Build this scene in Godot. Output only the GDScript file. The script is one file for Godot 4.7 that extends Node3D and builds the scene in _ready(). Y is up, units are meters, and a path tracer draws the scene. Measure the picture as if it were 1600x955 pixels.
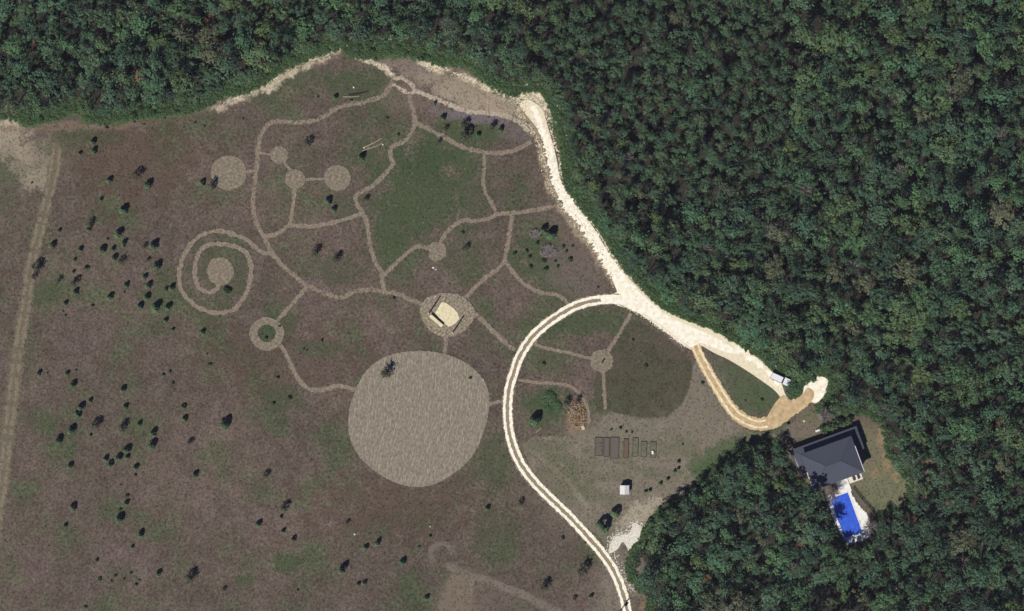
extends Node3D
# A satellite-like view straight down on a field with mown paths, a sand road, woods, a house and a pool.
# One photograph pixel is 0.16 m on the ground; P() turns a pixel into a place on the ground.

const S := 0.16
const SUN_EL := 55.0
const SHX := 0.55          # shadow direction on the ground (x east, z south)
const SHZ := -0.835
const GX0 := -265.0        # area of the ground map, photograph pixels
const GY0 := -245.0
const GW := 1420
const GH := 960
const GSTEP := 1.5         # photograph pixels per ground map pixel

var used := {}
var gmap := PackedByteArray()      # ground colours, RGB
var wood := PackedByteArray()      # 1 where woods stand
var bare := PackedByteArray()      # 1 on roads, paths, plots, buildings
var n_lo := PackedByteArray()
var n_mid := PackedByteArray()
var n_hi := PackedByteArray()
var jit := FastNoiseLite.new()
var level := 0.008

# ---------------------------------------------------------------- helpers
func P(px: float, py: float, y := 0.0) -> Vector3:
	return Vector3((px - 800.0) * S, y, (py - 477.5) * S)

func lin(r: float, g: float, b: float) -> Color:
	return Color(r, g, b).linear_to_srgb()

func mat(c: Color, rough := 0.9, metal := 0.0) -> StandardMaterial3D:
	var m := StandardMaterial3D.new()
	m.albedo_color = c
	m.roughness = rough
	m.metallic = metal
	m.metallic_specular = 0.3
	m.cull_mode = BaseMaterial3D.CULL_DISABLED
	return m

func vmat(rough := 0.85, back := 0.0) -> StandardMaterial3D:
	var m := mat(Color.WHITE, rough)
	m.vertex_color_use_as_albedo = true
	m.metallic_specular = 0.15
	if back > 0.0:
		m.backlight_enabled = true
		m.backlight = Color(back, back, back)
	return m

func noise_tex(sd: int, freq: float, cols: Array, size := 512, oct := 4, stretch := 1.0) -> ImageTexture:
	var n := FastNoiseLite.new()
	n.seed = sd
	n.noise_type = FastNoiseLite.TYPE_SIMPLEX_SMOOTH
	n.frequency = freq
	n.fractal_octaves = oct
	n.fractal_gain = 0.6
	var src := n.get_seamless_image(int(size / stretch), size)
	src.resize(size, size, Image.INTERPOLATE_BILINEAR)
	src.convert(Image.FORMAT_L8)
	var d := src.get_data()
	var out := PackedByteArray()
	out.resize(size * size * 3)
	var k := cols.size() - 1
	var lut := []
	for i in 256:
		var t: float = float(i) / 255.0 * k
		var a := int(min(t, k - 0.001))
		var c: Color = cols[a]
		lut.append(c.lerp(cols[a + 1], t - a))
	for i in size * size:
		var c: Color = lut[d[i]]
		out[i * 3] = int(c.r * 255.0)
		out[i * 3 + 1] = int(c.g * 255.0)
		out[i * 3 + 2] = int(c.b * 255.0)
	var im := Image.create_from_data(size, size, false, Image.FORMAT_RGB8, out)
	return ImageTexture.create_from_image(im)

func tmat(tex: Texture2D, metres: float, rough := 0.95) -> StandardMaterial3D:
	var m := mat(Color.WHITE, rough)
	m.albedo_texture = tex
	m.uv1_triplanar = true
	m.uv1_world_triplanar = true
	m.uv1_scale = Vector3.ONE / metres
	m.metallic_specular = 0.15
	return m

func numbered(n: String) -> String:
	if not used.has(n):
		used[n] = 0
		return n
	used[n] += 1
	return "%s_%03d" % [n, used[n]]

func tag(o: Node, label: String, category: String, group := "", kind := ""):
	o.set_meta("label", label)
	o.set_meta("category", category)
	if group != "": o.set_meta("group", group)
	if kind != "": o.set_meta("kind", kind)

func thing(called: String, at: Vector3, label: String, category: String, group := "", turn := 0.0) -> Node3D:
	var o := Node3D.new()
	o.name = numbered(called)
	add_child(o)
	o.position = at
	o.rotation.y = turn
	tag(o, label, category, group)
	return o

func part(parent: Node, called: String, mesh: Mesh, m: Material, at := Vector3.ZERO) -> MeshInstance3D:
	var o := MeshInstance3D.new()
	o.mesh = mesh
	o.material_override = m
	o.name = called
	o.position = at
	parent.add_child(o, true)
	return o

func struct(called: String, mesh: Mesh, m: Material, label: String, category: String) -> MeshInstance3D:
	var o := MeshInstance3D.new()
	o.mesh = mesh
	o.material_override = m
	o.name = numbered(called)
	add_child(o)
	tag(o, label, category, "", "structure")
	return o

class MB:
	var v := PackedVector3Array()
	var n := PackedVector3Array()
	var c := PackedColorArray()
	var use_c := false
	func tri(a: Vector3, b: Vector3, d: Vector3, out: Vector3, col := Color.WHITE):
		var nn := (d - a).cross(b - a)
		if nn.length_squared() < 1e-14: return
		nn = nn.normalized()
		if nn.dot(out) < 0.0:
			nn = -nn
			v.append_array(PackedVector3Array([a, d, b]))
		else:
			v.append_array(PackedVector3Array([a, b, d]))
		n.append_array(PackedVector3Array([nn, nn, nn]))
		c.append_array(PackedColorArray([col, col, col]))
	func quad(a: Vector3, b: Vector3, d: Vector3, e: Vector3, out: Vector3, col := Color.WHITE):
		tri(a, b, d, out, col)
		tri(a, d, e, out, col)
	func box(cen: Vector3, size: Vector3, turn := 0.0, col := Color.WHITE):
		var bs := Basis(Vector3.UP, turn)
		obox(cen, bs * Vector3(size.x / 2, 0, 0), Vector3(0, size.y / 2, 0), bs * Vector3(0, 0, size.z / 2), col)
	func obox(cen: Vector3, X: Vector3, Y: Vector3, Z: Vector3, col := Color.WHITE):
		for s in [-1.0, 1.0]:
			quad(cen + X * s + Y + Z, cen + X * s + Y - Z, cen + X * s - Y - Z, cen + X * s - Y + Z, X * s, col)
			quad(cen + Y * s + X + Z, cen + Y * s + X - Z, cen + Y * s - X - Z, cen + Y * s - X + Z, Y * s, col)
			quad(cen + Z * s + X + Y, cen + Z * s + X - Y, cen + Z * s - X - Y, cen + Z * s - X + Y, Z * s, col)
	func tube(a: Vector3, b: Vector3, r0: float, r1: float, k := 6, col := Color.WHITE, caps := true):
		var d := (b - a).normalized()
		var u := d.cross(Vector3(0.31, 0.2, 0.93)).normalized()
		var w := d.cross(u)
		for i in k:
			var t0 := TAU * i / k
			var t1 := TAU * (i + 1) / k
			var e0 := u * cos(t0) + w * sin(t0)
			var e1 := u * cos(t1) + w * sin(t1)
			quad(a + e0 * r0, a + e1 * r0, b + e1 * r1, b + e0 * r1, e0 + e1, col)
			if caps:
				tri(b, b + e0 * r1, b + e1 * r1, d, col)
				tri(a, a + e0 * r0, a + e1 * r0, -d, col)
	func leaf(p: Vector3, nrm: Vector3, outw: Vector3, s: float, spin: float, col: Color):
		if nrm.dot(outw) < 0.0: nrm = -nrm
		var u := nrm.cross(Vector3(0.37, 0.11, 0.92)).normalized()
		var w := nrm.cross(u)
		var a := u * cos(spin) + w * sin(spin)
		var b := w * cos(spin) - u * sin(spin)
		var q0 := p + a * s
		var q1 := p + b * s * 0.62
		var q2 := p - a * s * 0.9
		var q3 := p - b * s * 0.55
		var sn := (nrm + outw * 0.6).normalized()
		if (q2 - q0).cross(q1 - q0).dot(nrm) < 0.0:
			v.append_array(PackedVector3Array([q0, q2, q1, q0, q3, q2]))
		else:
			v.append_array(PackedVector3Array([q0, q1, q2, q0, q2, q3]))
		n.append_array(PackedVector3Array([sn, sn, sn, sn, sn, sn]))
		c.append_array(PackedColorArray([col, col, col, col, col, col]))
	func mesh(with_color := false) -> ArrayMesh:
		var arr := []
		arr.resize(Mesh.ARRAY_MAX)
		arr[Mesh.ARRAY_VERTEX] = v
		arr[Mesh.ARRAY_NORMAL] = n
		if with_color: arr[Mesh.ARRAY_COLOR] = c
		var m := ArrayMesh.new()
		m.add_surface_from_arrays(Mesh.PRIMITIVE_TRIANGLES, arr)
		return m

func rdir(rng: RandomNumberGenerator) -> Vector3:
	var y := rng.randf_range(-1, 1)
	var t := rng.randf() * TAU
	var q := sqrt(1.0 - y * y)
	return Vector3(q * cos(t), y, q * sin(t))

# ---------------------------------------------------------------- curves and sheets
func v2(a: Array) -> PackedVector2Array:
	var o := PackedVector2Array()
	for i in range(0, a.size(), 2):
		o.append(Vector2(a[i], a[i + 1]))
	return o

func smooth_line(pts: PackedVector2Array, step := 2.0, closed := false) -> PackedVector2Array:
	var o := PackedVector2Array()
	var k := pts.size()
	var segs := k if closed else k - 1
	for i in segs:
		var p1 := pts[i]
		var p2 := pts[(i + 1) % k]
		var p0 := pts[(i - 1 + k) % k] if (closed or i > 0) else p1 * 2.0 - p2
		var p3 := pts[(i + 2) % k] if (closed or i < k - 2) else p2 * 2.0 - p1
		var m := int(max(1.0, ceil(p1.distance_to(p2) / step)))
		for j in m:
			o.append(p1.cubic_interpolate(p2, p0, p3, float(j) / m))
	if not closed: o.append(pts[k - 1])
	return o

func mark(p: Vector2, r: float, val := 1):
	var x0 := int((p.x - r - GX0) / GSTEP)
	var x1 := int((p.x + r - GX0) / GSTEP)
	var y0 := int((p.y - r - GY0) / GSTEP)
	var y1 := int((p.y + r - GY0) / GSTEP)
	for y in range(maxi(y0, 0), mini(y1, GH - 1) + 1):
		for x in range(maxi(x0, 0), mini(x1, GW - 1) + 1):
			var q := Vector2(GX0 + x * GSTEP, GY0 + y * GSTEP)
			if q.distance_squared_to(p) < r * r: bare[y * GW + x] = val

func at_map(buf: PackedByteArray, px: float, py: float) -> int:
	var x := int((px - GX0) / GSTEP)
	var y := int((py - GY0) / GSTEP)
	if x < 0 or y < 0 or x >= GW or y >= GH: return 0
	return buf[y * GW + x]

func ribbon(pts: PackedVector2Array, w0: float, y: float, rag := 0.18, off := 0.0, w1 := -1.0, gaps := 0.0, mk := 1) -> ArrayMesh:
	# a strip that follows a line, with ragged edges; widths in pixels
	if w1 < 0.0: w1 = w0
	var mb := MB.new()
	var k := pts.size()
	var lp := []
	for i in k:
		var t := (pts[mini(i + 1, k - 1)] - pts[maxi(i - 1, 0)]).normalized()
		var nn := Vector2(-t.y, t.x)
		var w: float = lerp(w0, w1, float(i) / (k - 1)) * 0.5
		var p := pts[i] + nn * off
		var a := w * (1.0 + rag * ((jit.get_noise_2d(p.x * 26.0, p.y * 26.0 + 300.0) + jit.get_noise_2d(p.x * 4.0, p.y * 4.0 + 300.0)) * 1.5))
		var b := w * (1.0 + rag * ((jit.get_noise_2d(p.x * 26.0 + 700.0, p.y * 26.0) + jit.get_noise_2d(p.x * 4.0 + 700.0, p.y * 4.0)) * 1.5))
		lp.append([p + nn * a, p - nn * b])
		mark(p, w * (0.62 if mk == 2 else 0.85), mk)
	for i in k - 1:
		if gaps > 0.0 and jit.get_noise_2d(pts[i].x * 3.0 + 50.0, pts[i].y * 3.0) > gaps: continue
		var A: Vector2 = lp[i][0]
		var B: Vector2 = lp[i][1]
		var C: Vector2 = lp[i + 1][1]
		var D: Vector2 = lp[i + 1][0]
		mb.quad(P(A.x, A.y, y), P(B.x, B.y, y), P(C.x, C.y, y), P(D.x, D.y, y), Vector3.UP)
	return mb.mesh()

func sheet(pts: PackedVector2Array, y: float, rag := 1.0, step := 2.0, smooth := true, mk := 1) -> ArrayMesh:
	# a flat patch with a ragged outline
	var line := smooth_line(pts, step, true) if smooth else pts
	var o := PackedVector2Array()
	for p in line:
		o.append(p + Vector2(jit.get_noise_2d(p.x * 18.0, p.y * 18.0), jit.get_noise_2d(p.x * 18.0 + 900.0, p.y * 18.0)) * rag * 1.6)
	var idx := Geometry2D.triangulate_polygon(o)
	if idx.is_empty():
		o = line
		idx = Geometry2D.triangulate_polygon(o)
	var mb := MB.new()
	for i in range(0, idx.size(), 3):
		var a := o[idx[i]]
		var b := o[idx[i + 1]]
		var c := o[idx[i + 2]]
		mb.tri(P(a.x, a.y, y), P(b.x, b.y, y), P(c.x, c.y, y), Vector3.UP)
	if mk > 0: fill_mask(bare, o, mk)
	return mb.mesh()

func circle_pts(cx: float, cy: float, rx: float, ry: float, wob := 0.03, k := 40) -> PackedVector2Array:
	var o := PackedVector2Array()
	for i in k:
		var t := TAU * i / k
		var q := 1.0 + wob * jit.get_noise_2d(cx + cos(t) * 60.0, cy + sin(t) * 60.0) * 2.0
		o.append(Vector2(cx + cos(t) * rx * q, cy + sin(t) * ry * q))
	return o

func fill_mask(buf: PackedByteArray, poly: PackedVector2Array, val := 1):
	var lo := INF
	var hi := -INF
	for p in poly:
		lo = min(lo, p.y)
		hi = max(hi, p.y)
	var k := poly.size()
	for y in range(maxi(0, int((lo - GY0) / GSTEP)), mini(GH - 1, int((hi - GY0) / GSTEP)) + 1):
		var py := GY0 + y * GSTEP
		var xs := []
		for i in k:
			var a := poly[i]
			var b := poly[(i + 1) % k]
			if (a.y <= py) != (b.y <= py):
				xs.append(a.x + (py - a.y) / (b.y - a.y) * (b.x - a.x))
		xs.sort()
		for i in range(0, xs.size() - 1, 2):
			var x0 := maxi(0, int(ceil((xs[i] - GX0) / GSTEP)))
			var x1 := mini(GW - 1, int((xs[i + 1] - GX0) / GSTEP))
			for x in range(x0, x1 + 1): buf[y * GW + x] = val

func stamp(cx: float, cy: float, rx: float, ry: float, col: Color, strength := 1.0, ang := 0.0, grain := 0.6):
	# a patch of other soil or plants in the ground map, with an uneven outline
	var r: float = max(rx, ry) * 1.5
	var ca := cos(ang)
	var sa := sin(ang)
	var cr := col.r * 255.0
	var cg := col.g * 255.0
	var cb := col.b * 255.0
	for y in range(maxi(0, int((cy - r - GY0) / GSTEP)), mini(GH - 1, int((cy + r - GY0) / GSTEP)) + 1):
		for x in range(maxi(0, int((cx - r - GX0) / GSTEP)), mini(GW - 1, int((cx + r - GX0) / GSTEP)) + 1):
			var dx := GX0 + x * GSTEP - cx
			var dy := GY0 + y * GSTEP - cy
			var ux := (dx * ca + dy * sa) / rx
			var uy := (dy * ca - dx * sa) / ry
			var i := y * GW + x
			var d := sqrt(ux * ux + uy * uy) + (n_mid[i] - 128.0) / 128.0 * grain + (n_hi[i] - 128.0) / 128.0 * grain * 0.7
			if d > 1.15: continue
			var a: float = clamp((1.15 - d) / 0.4, 0.0, 1.0) * strength
			var j := i * 3
			gmap[j] = int(gmap[j] + (cr - gmap[j]) * a)
			gmap[j + 1] = int(gmap[j + 1] + (cg - gmap[j + 1]) * a)
			gmap[j + 2] = int(gmap[j + 2] + (cb - gmap[j + 2]) * a)

func stamp_poly(poly: PackedVector2Array, col: Color, strength: float):
	# other ground inside an outline, its edge broken by noise
	var msk := PackedByteArray()
	msk.resize(GW * GH)
	fill_mask(msk, poly)
	var lo := poly[0]
	var hi := poly[0]
	for p in poly:
		lo = lo.min(p)
		hi = hi.max(p)
	for y in range(maxi(4, int((lo.y - GY0) / GSTEP) - 4), mini(GH - 5, int((hi.y - GY0) / GSTEP) + 5)):
		for x in range(maxi(4, int((lo.x - GX0) / GSTEP) - 4), mini(GW - 5, int((hi.x - GX0) / GSTEP) + 5)):
			var i := y * GW + x
			var h := (n_hi[i] - 128) / 42
			if msk[(y + h) * GW + x + (n_mid[i] - 128) / 50] == 0: continue
			var a: float = strength * (0.78 + (n_mid[i] - 128.0) / 128.0 * 0.45)
			var j := i * 3
			gmap[j] = int(gmap[j] + (col.r * 255.0 - gmap[j]) * a)
			gmap[j + 1] = int(gmap[j + 1] + (col.g * 255.0 - gmap[j + 1]) * a)
			gmap[j + 2] = int(gmap[j + 2] + (col.b * 255.0 - gmap[j + 2]) * a)

func noise_bytes(sd: int, freq: float, oct := 3) -> PackedByteArray:
	var n := FastNoiseLite.new()
	n.seed = sd
	n.frequency = freq
	n.fractal_octaves = oct
	n.noise_type = FastNoiseLite.TYPE_SIMPLEX_SMOOTH
	var im := n.get_image(GW, GH)
	im.convert(Image.FORMAT_L8)
	return im.get_data()

const FOREST := [-400, 184, 0, 184, 40, 192, 75, 186, 105, 176, 125, 172, 138, 186, 165, 190, 200, 183, 260, 177, 310, 168, 345, 150, 395, 138, 440, 108, 480, 90, 528, 74, 560, 88, 600, 84, 640, 84, 680, 97, 730, 102, 762, 128, 795, 146, 815, 142, 846, 142, 862, 170, 874, 205, 882, 250, 888, 290, 912, 326, 946, 370, 972, 412, 1004, 448, 1042, 484, 1092, 504, 1134, 522, 1184, 555, 1206, 574, 1228, 596, 1232, 616, 1246, 618, 1258, 600, 1280, 582, 1298, 592, 1293, 622, 1278, 640, 1290, 648, 1352, 646, 1378, 666, 1390, 712, 1412, 742, 1418, 786, 1380, 800, 1366, 816, 1362, 848, 1320, 852, 1296, 812, 1284, 772, 1252, 752, 1236, 724, 1212, 692, 1182, 690, 1132, 720, 1100, 744, 1070, 775, 1042, 790, 1016, 815, 1000, 842, 984, 872, 984, 900, 1000, 920, 1014, 940, 1016, 1300, 2200, 1300, 2200, -400, -400, -400]

func _ready():
	# ------------------------------------------------ camera, sky, sun, exposure
	var cam := Camera3D.new()
	cam.name = "camera"
	add_child(cam)
	cam.position = Vector3(0, 900, 0)
	cam.rotation_degrees = Vector3(-90, 0, 0)
	cam.fov = rad_to_deg(2.0 * atan(477.5 * S / 900.0))
	cam.near = 1.0
	cam.far = 3000.0
	cam.current = true
	var env := Environment.new()
	env.background_mode = Environment.BG_SKY
	var sm := ProceduralSkyMaterial.new()
	sm.sky_top_color = Color(0.20, 0.36, 0.66)
	sm.sky_horizon_color = Color(0.58, 0.68, 0.80)
	sm.sky_curve = 0.12
	sm.ground_bottom_color = Color(0.2, 0.18, 0.16)
	sm.ground_horizon_color = Color(0.5, 0.55, 0.6)
	sm.sun_angle_max = 1.0
	var sky := Sky.new()
	sky.sky_material = sm
	env.sky = sky
	env.background_energy_multiplier = 0.45
	env.tonemap_mode = Environment.TONE_MAPPER_LINEAR
	env.tonemap_exposure = 0.98
	env.fog_enabled = true
	env.fog_density = 0.000036
	env.fog_light_color = Color(0.9, 0.87, 0.95)
	env.sdfgi_enabled = true
	env.ssao_enabled = true
	env.ssil_enabled = true
	var we := WorldEnvironment.new()
	we.environment = env
	we.name = "environment"
	add_child(we)
	var sun := DirectionalLight3D.new()
	sun.name = "sun"
	var el := deg_to_rad(SUN_EL)
	var dirv := Vector3(SHX * cos(el), -sin(el), SHZ * cos(el))
	add_child(sun)
	sun.look_at_from_position(Vector3.ZERO, dirv, Vector3.UP)
	sun.light_energy = 1.4
	sun.light_color = Color(1.0, 0.98, 0.945)
	sun.light_angular_distance = 0.5
	sun.shadow_enabled = true

	jit.seed = 5
	jit.frequency = 0.02
	jit.fractal_octaves = 2
	bare.resize(GW * GH)
	wood.resize(GW * GH)
	fill_mask(wood, v2(FOREST))
	build_ground_map()
	build_roads()
	build_plots()
	finish_ground()
	print("ground ", Time.get_ticks_msec())
	build_house()
	build_garden()
	build_pad()
	build_small_things()
	print("objects ", Time.get_ticks_msec())
	build_shrubs()
	build_forest()
	print("forest ", Time.get_ticks_msec())
	build_tufts()
	print("done ", Time.get_ticks_msec())

# ---------------------------------------------------------------- ground
func build_ground_map():
	n_lo = noise_bytes(11, 0.006, 4)
	n_mid = noise_bytes(12, 0.045, 3)
	n_hi = noise_bytes(13, 0.25, 2)
	gmap.resize(GW * GH * 3)
	var wide := noise_bytes(14, 0.012, 4)
	for y in GH:
		for x in GW:
			var i := y * GW + x
			var a := (n_lo[i] - 128.0) / 128.0
			var b := (n_mid[i] - 128.0) / 128.0
			var h := (n_hi[i] - 128.0) / 128.0
			var w := (wide[i] - 128.0) / 128.0
			# woods edge is uneven
			var sx := clampi(x + int(b * 7.0 + h * 3.0), 0, GW - 1)
			var sy := clampi(y + int(w * 7.0 + h * 3.0), 0, GH - 1)
			var r: float
			var g: float
			var bl: float
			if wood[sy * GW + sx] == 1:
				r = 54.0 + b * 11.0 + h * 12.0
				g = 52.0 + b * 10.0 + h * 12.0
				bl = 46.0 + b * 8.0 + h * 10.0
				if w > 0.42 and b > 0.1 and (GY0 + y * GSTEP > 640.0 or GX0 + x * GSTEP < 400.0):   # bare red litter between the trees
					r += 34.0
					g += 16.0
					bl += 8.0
			else:
				r = 98.5 + a * 7.0 + b * 12.0 + h * 17.0
				g = 88.5 + a * 6.0 + b * 12.0 + h * 17.0
				bl = 77.5 + a * 5.0 + b * 11.0 + h * 16.0
				var gr: float = clamp(w * 1.6 + b * 0.5 - 0.1, 0.0, 1.0)   # greener growth here and there
				r -= gr * 16.0
				g -= gr * 1.0
				bl -= gr * 12.0
				var pu: float = clamp(-w * 1.5 + a * 0.5 - 0.1, 0.0, 1.0)    # purple-brown dead grass
				r += pu * 3.0
				g += pu * 0.0
				bl += pu * 4.0
			var j := i * 3
			gmap[j] = int(r)
			gmap[j + 1] = int(g)
			gmap[j + 2] = int(bl)
	var green := Color8(72, 84, 58)
	var dgreen := Color8(62, 76, 54)
	var brown := Color8(88, 74, 62)
	var tan := Color8(140, 126, 106)
	var grey := Color8(126, 116, 106)
	var sand := Color8(226, 216, 180)
	# field west of the paths, browner towards the woods
	stamp(210, 250, 110, 70, brown, 0.5)
	stamp(440, 560, 150, 60, brown, 0.35)
	stamp(620, 790, 150, 50, brown, 0.45)
	# green patches
	for e in [[655, 295, 70, 75, 0.8], [700, 235, 55, 40, 0.7], [620, 350, 45, 45, 0.6], [560, 135, 55, 28, 0.6], [480, 125, 60, 20, 0.5], [740, 300, 30, 50, 0.45], [570, 245, 40, 30, 0.6], [520, 420, 45, 22, 0.45],
			[845, 395, 42, 45, 0.75], [870, 445, 35, 25, 0.5], [440, 500, 26, 20, 0.5], [500, 545, 40, 14, 0.5], [345, 425, 46, 56, 0.45], [910, 505, 70, 20, 0.75], [1010, 610, 65, 34, 0.65], [860, 560, 45, 25, 0.35], [955, 635, 70, 14, 0.6],
			[856, 632, 38, 30, 0.85], [445, 880, 24, 16, 0.85], [385, 905, 16, 8, 0.7], [190, 900, 30, 20, 0.3], [250, 470, 40, 20, 0.5], [70, 460, 25, 20, 0.5], [450, 620, 34, 20, 0.45], [770, 720, 30, 45, 0.55], [770, 830, 35, 50, 0.4],
			[600, 385, 30, 40, 0.4], [750, 205, 60, 14, 0.8], [130, 215, 60, 14, 0.4], [720, 395, 45, 35, 0.35], [400, 150, 40, 14, 0.4], [540, 330, 20, 24, 0.4], [470, 250, 30, 30, 0.3], [880, 690, 20, 10, 0.5]]:
		stamp(e[0], e[1], e[2], e[3], green, e[4])
	stamp(660, 250, 45, 30, dgreen, 0.5)
	stamp_poly(v2([705, 896, 742, 900, 730, 968, 678, 968, 690, 930]), Color8(136, 124, 107), 0.95)
	stamp_poly(v2([760, 910, 800, 920, 890, 968, 742, 968, 752, 930]), Color8(106, 94, 88), 0.6)
	# mown lawn of the loop's island and strips near the house
	stamp(1155, 608, 50, 34, Color8(84, 92, 68), 0.95, 0.75, 0.2)
	stamp(1125, 585, 30, 22, Color8(86, 90, 72), 0.9, 0.75, 0.2)
	stamp(1190, 620, 24, 24, Color8(78, 90, 64), 0.9, 0.0, 0.2)
	
	stamp(1170, 685, 50, 9, Color8(70, 88, 60), 0.7, -0.45, 0.3)
	stamp(1360, 720, 40, 60, Color8(114, 111, 88), 0.95, -0.3, 0.3)
	stamp(1385, 765, 42, 42, Color8(112, 114, 88), 0.95, 0.0, 0.3)
	stamp(1250, 735, 26, 30, Color8(110, 100, 80), 0.8)
	stamp(1255, 668, 38, 16, Color8(116, 106, 92), 0.95, -0.3, 0.3)
	stamp(1268, 648, 22, 14, Color8(106, 104, 82), 0.9)
	stamp(901, 646, 14, 26, Color8(150, 118, 86), 0.8, 0.2)
	# orange earth
	for e in [[1364, 736, 9, 7], [1383, 722, 5, 18], [1375, 680, 5, 14], [1448, 730, 12, 18], [1462, 770, 20, 18], [1395, 745, 6, 8], [218, 128, 9, 16], [72, 128, 6, 6], [1008, 945, 10, 12], [1248, 738, 8, 14], [1206, 526, 7, 10]]:
		stamp(e[0], e[1], e[2], e[3], Color8(158, 128, 100), 0.6, 0.0, 0.8)
	# trodden ground of the garden and up to the junction
	stamp_poly(v2([1086, 552, 1102, 590, 1127, 640, 1162, 670, 1215, 680, 1180, 690, 1132, 720, 1070, 775, 1016, 815, 985, 840, 960, 868, 930, 834, 880, 793, 838, 748, 813, 695, 832, 682, 880, 682, 925, 665, 952, 643, 1000, 654, 1042, 653, 1066, 630, 1078, 600, 1082, 570]), Color8(131, 123, 108), 0.95)
	for e in [[1000, 740, 95, 45, 0.8], [1090, 660, 60, 50, 0.8], [1050, 690, 70, 45, 0.7], [950, 680, 70, 40, 0.65], [870, 745, 50, 50, 0.55], [900, 800, 50, 40, 0.5], [960, 790, 40, 35, 0.7], [1040, 640, 30, 20, 0.5], [1105, 610, 22, 50, 0.6]]:
		stamp(e[0], e[1], e[2], e[3], Color8(124, 116, 102), e[4] * 0.7)
	for e in [[866, 696, 44, 8], [868, 716, 40, 5], [880, 735, 30, 7], [940, 745, 60, 10], [1010, 700, 60, 16], [920, 720, 14, 30], [1030, 740, 30, 8]]:
		stamp(e[0], e[1], e[2], e[3], Color8(108, 106, 88), 0.55)
	for e in [[862, 715, 40, 22], [895, 760, 26, 26], [985, 725, 50, 10], [935, 775, 40, 14], [1060, 690, 40, 12]]:
		stamp(e[0], e[1], e[2], e[3], Color8(98, 101, 78), 0.45, 0.5)
	stamp(862, 730, 40, 4, Color8(146, 136, 118), 0.5, 0.7)
	stamp(900, 770, 30, 5, Color8(150, 142, 124), 0.5, 0.9)
	stamp_poly(v2([996, 500, 1030, 520, 1062, 545, 1080, 566, 1078, 600, 1066, 628, 1042, 650, 1000, 652, 952, 642, 930, 640, 925, 600, 940, 560, 960, 530, 980, 508]), Color8(80, 78, 62), 1.1)
	stamp(875, 745, 34, 26, Color8(104, 102, 80), 0.5, 0.6)
	stamp(930, 690, 34, 10, Color8(130, 120, 104), 0.5)
	stamp(1000, 800, 40, 16, Color8(168, 158, 138), 0.8, -0.6)
	stamp(965, 900, 30, 50, grey, 0.6, -0.4)
	stamp(960, 930, 26, 50, Color8(128, 118, 106), 0.7, 0.5)
	stamp(995, 880, 12, 40, grey, 0.7, -0.4)
	stamp(1120, 708, 62, 15, Color8(86, 96, 70), 0.9, -0.5, 0.35)
	stamp(1110, 722, 50, 7, Color8(74, 92, 62), 0.8, -0.55, 0.3)
	# straw-coloured cut ground below the woods
	stamp(735, 145, 75, 26, Color8(156, 143, 125), 0.95, 0.35)
	stamp(790, 165, 50, 18, Color8(162, 148, 130), 0.9, 0.35)
	stamp(660, 118, 40, 14, Color8(140, 128, 114), 0.85, 0.2)
	stamp(640, 98, 50, 14, Color8(126, 114, 104), 0.9)
	stamp(630, 150, 40, 22, Color8(118, 104, 94), 0.55)
	stamp(735, 183, 62, 9, Color8(112, 104, 108), 0.9, 0.2)
	stamp(800, 205, 30, 12, Color8(110, 100, 98), 0.7, 0.3)
	stamp(900, 420, 40, 50, Color8(108, 98, 90), 0.7, -0.6)
	stamp(900, 360, 30, 50, Color8(104, 92, 82), 0.5, -0.6)
	# pale sand at the west edge
	for e in [[5, 198, 52, 24, 0.95], [30, 188, 34, 8, 0.7], [10, 220, 30, 28, 0.85], [52, 255, 32, 38, 0.6], [45, 235, 10, 22, 0.6], [58, 275, 20, 16, 0.5], [25, 190, 18, 8, 0.8]]:
		stamp(e[0], e[1], e[2], e[3], Color8(184, 173, 148), e[4] * 0.85)
	stamp(45, 240, 60, 50, Color8(116, 106, 94), 0.45)
	stamp(120, 196, 110, 8, Color8(124, 108, 92), 0.7, -0.03)
	stamp(125, 174, 14, 8, Color8(138, 124, 116), 0.9)
	stamp(300, 172, 60, 6, Color8(128, 116, 106), 0.6, -0.2)
	var rim := smooth_line(v2(FOREST), 6.0, true)
	for p in rim:
		if p.x > -30 and p.x < 1240 and p.y > 0 and p.y < 600: stamp(p.x + (5.0 if p.x > 850 else 0.0), p.y - 6.0, 15, 12, Color8(76, 92, 62), 0.75, 0.0, 0.6)
	# sandy fringe of the cut ground
	var fr := smooth_line(v2([330, 168, 360, 158, 395, 144, 430, 124, 470, 102, 505, 90, 532, 78, 536, 62]), 5.0)
	for p in fr: stamp(p.x + jit.get_noise_2d(p.x * 7.0, 9.0) * 6.0, p.y + 2.0 + jit.get_noise_2d(p.x * 5.0, 40.0) * 7.0, 8.0 + 9.0 * jit.get_noise_2d(p.x * 6.0, 80.0), 5.0 + 6.0 * jit.get_noise_2d(p.x * 6.0, 120.0), Color8(192, 180, 158), clamp(0.5 + 1.2 * jit.get_noise_2d(p.x * 3.0, 160.0), 0.0, 0.85), -0.4, 0.9)
	fr = smooth_line(v2([562, 92, 580, 98, 600, 106, 612, 116]), 5.0)
	for p in fr: stamp(p.x, p.y, 8, 4, Color8(186, 172, 150), 0.8, 0.4, 0.9)
	fr = smooth_line(v2([662, 102, 685, 106, 705, 112, 725, 120, 745, 130, 758, 136]), 5.0)
	for p in fr: stamp(p.x, p.y + jit.get_noise_2d(p.x * 5.0, 40.0) * 7.0, 9.0 + 9.0 * jit.get_noise_2d(p.x * 6.0, 80.0), 5.0 + 6.0 * jit.get_noise_2d(p.x * 6.0, 120.0), Color8(204, 192, 168), clamp(0.5 + 1.2 * jit.get_noise_2d(p.x * 3.0, 160.0), 0.0, 0.85), 0.4, 0.9)
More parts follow.
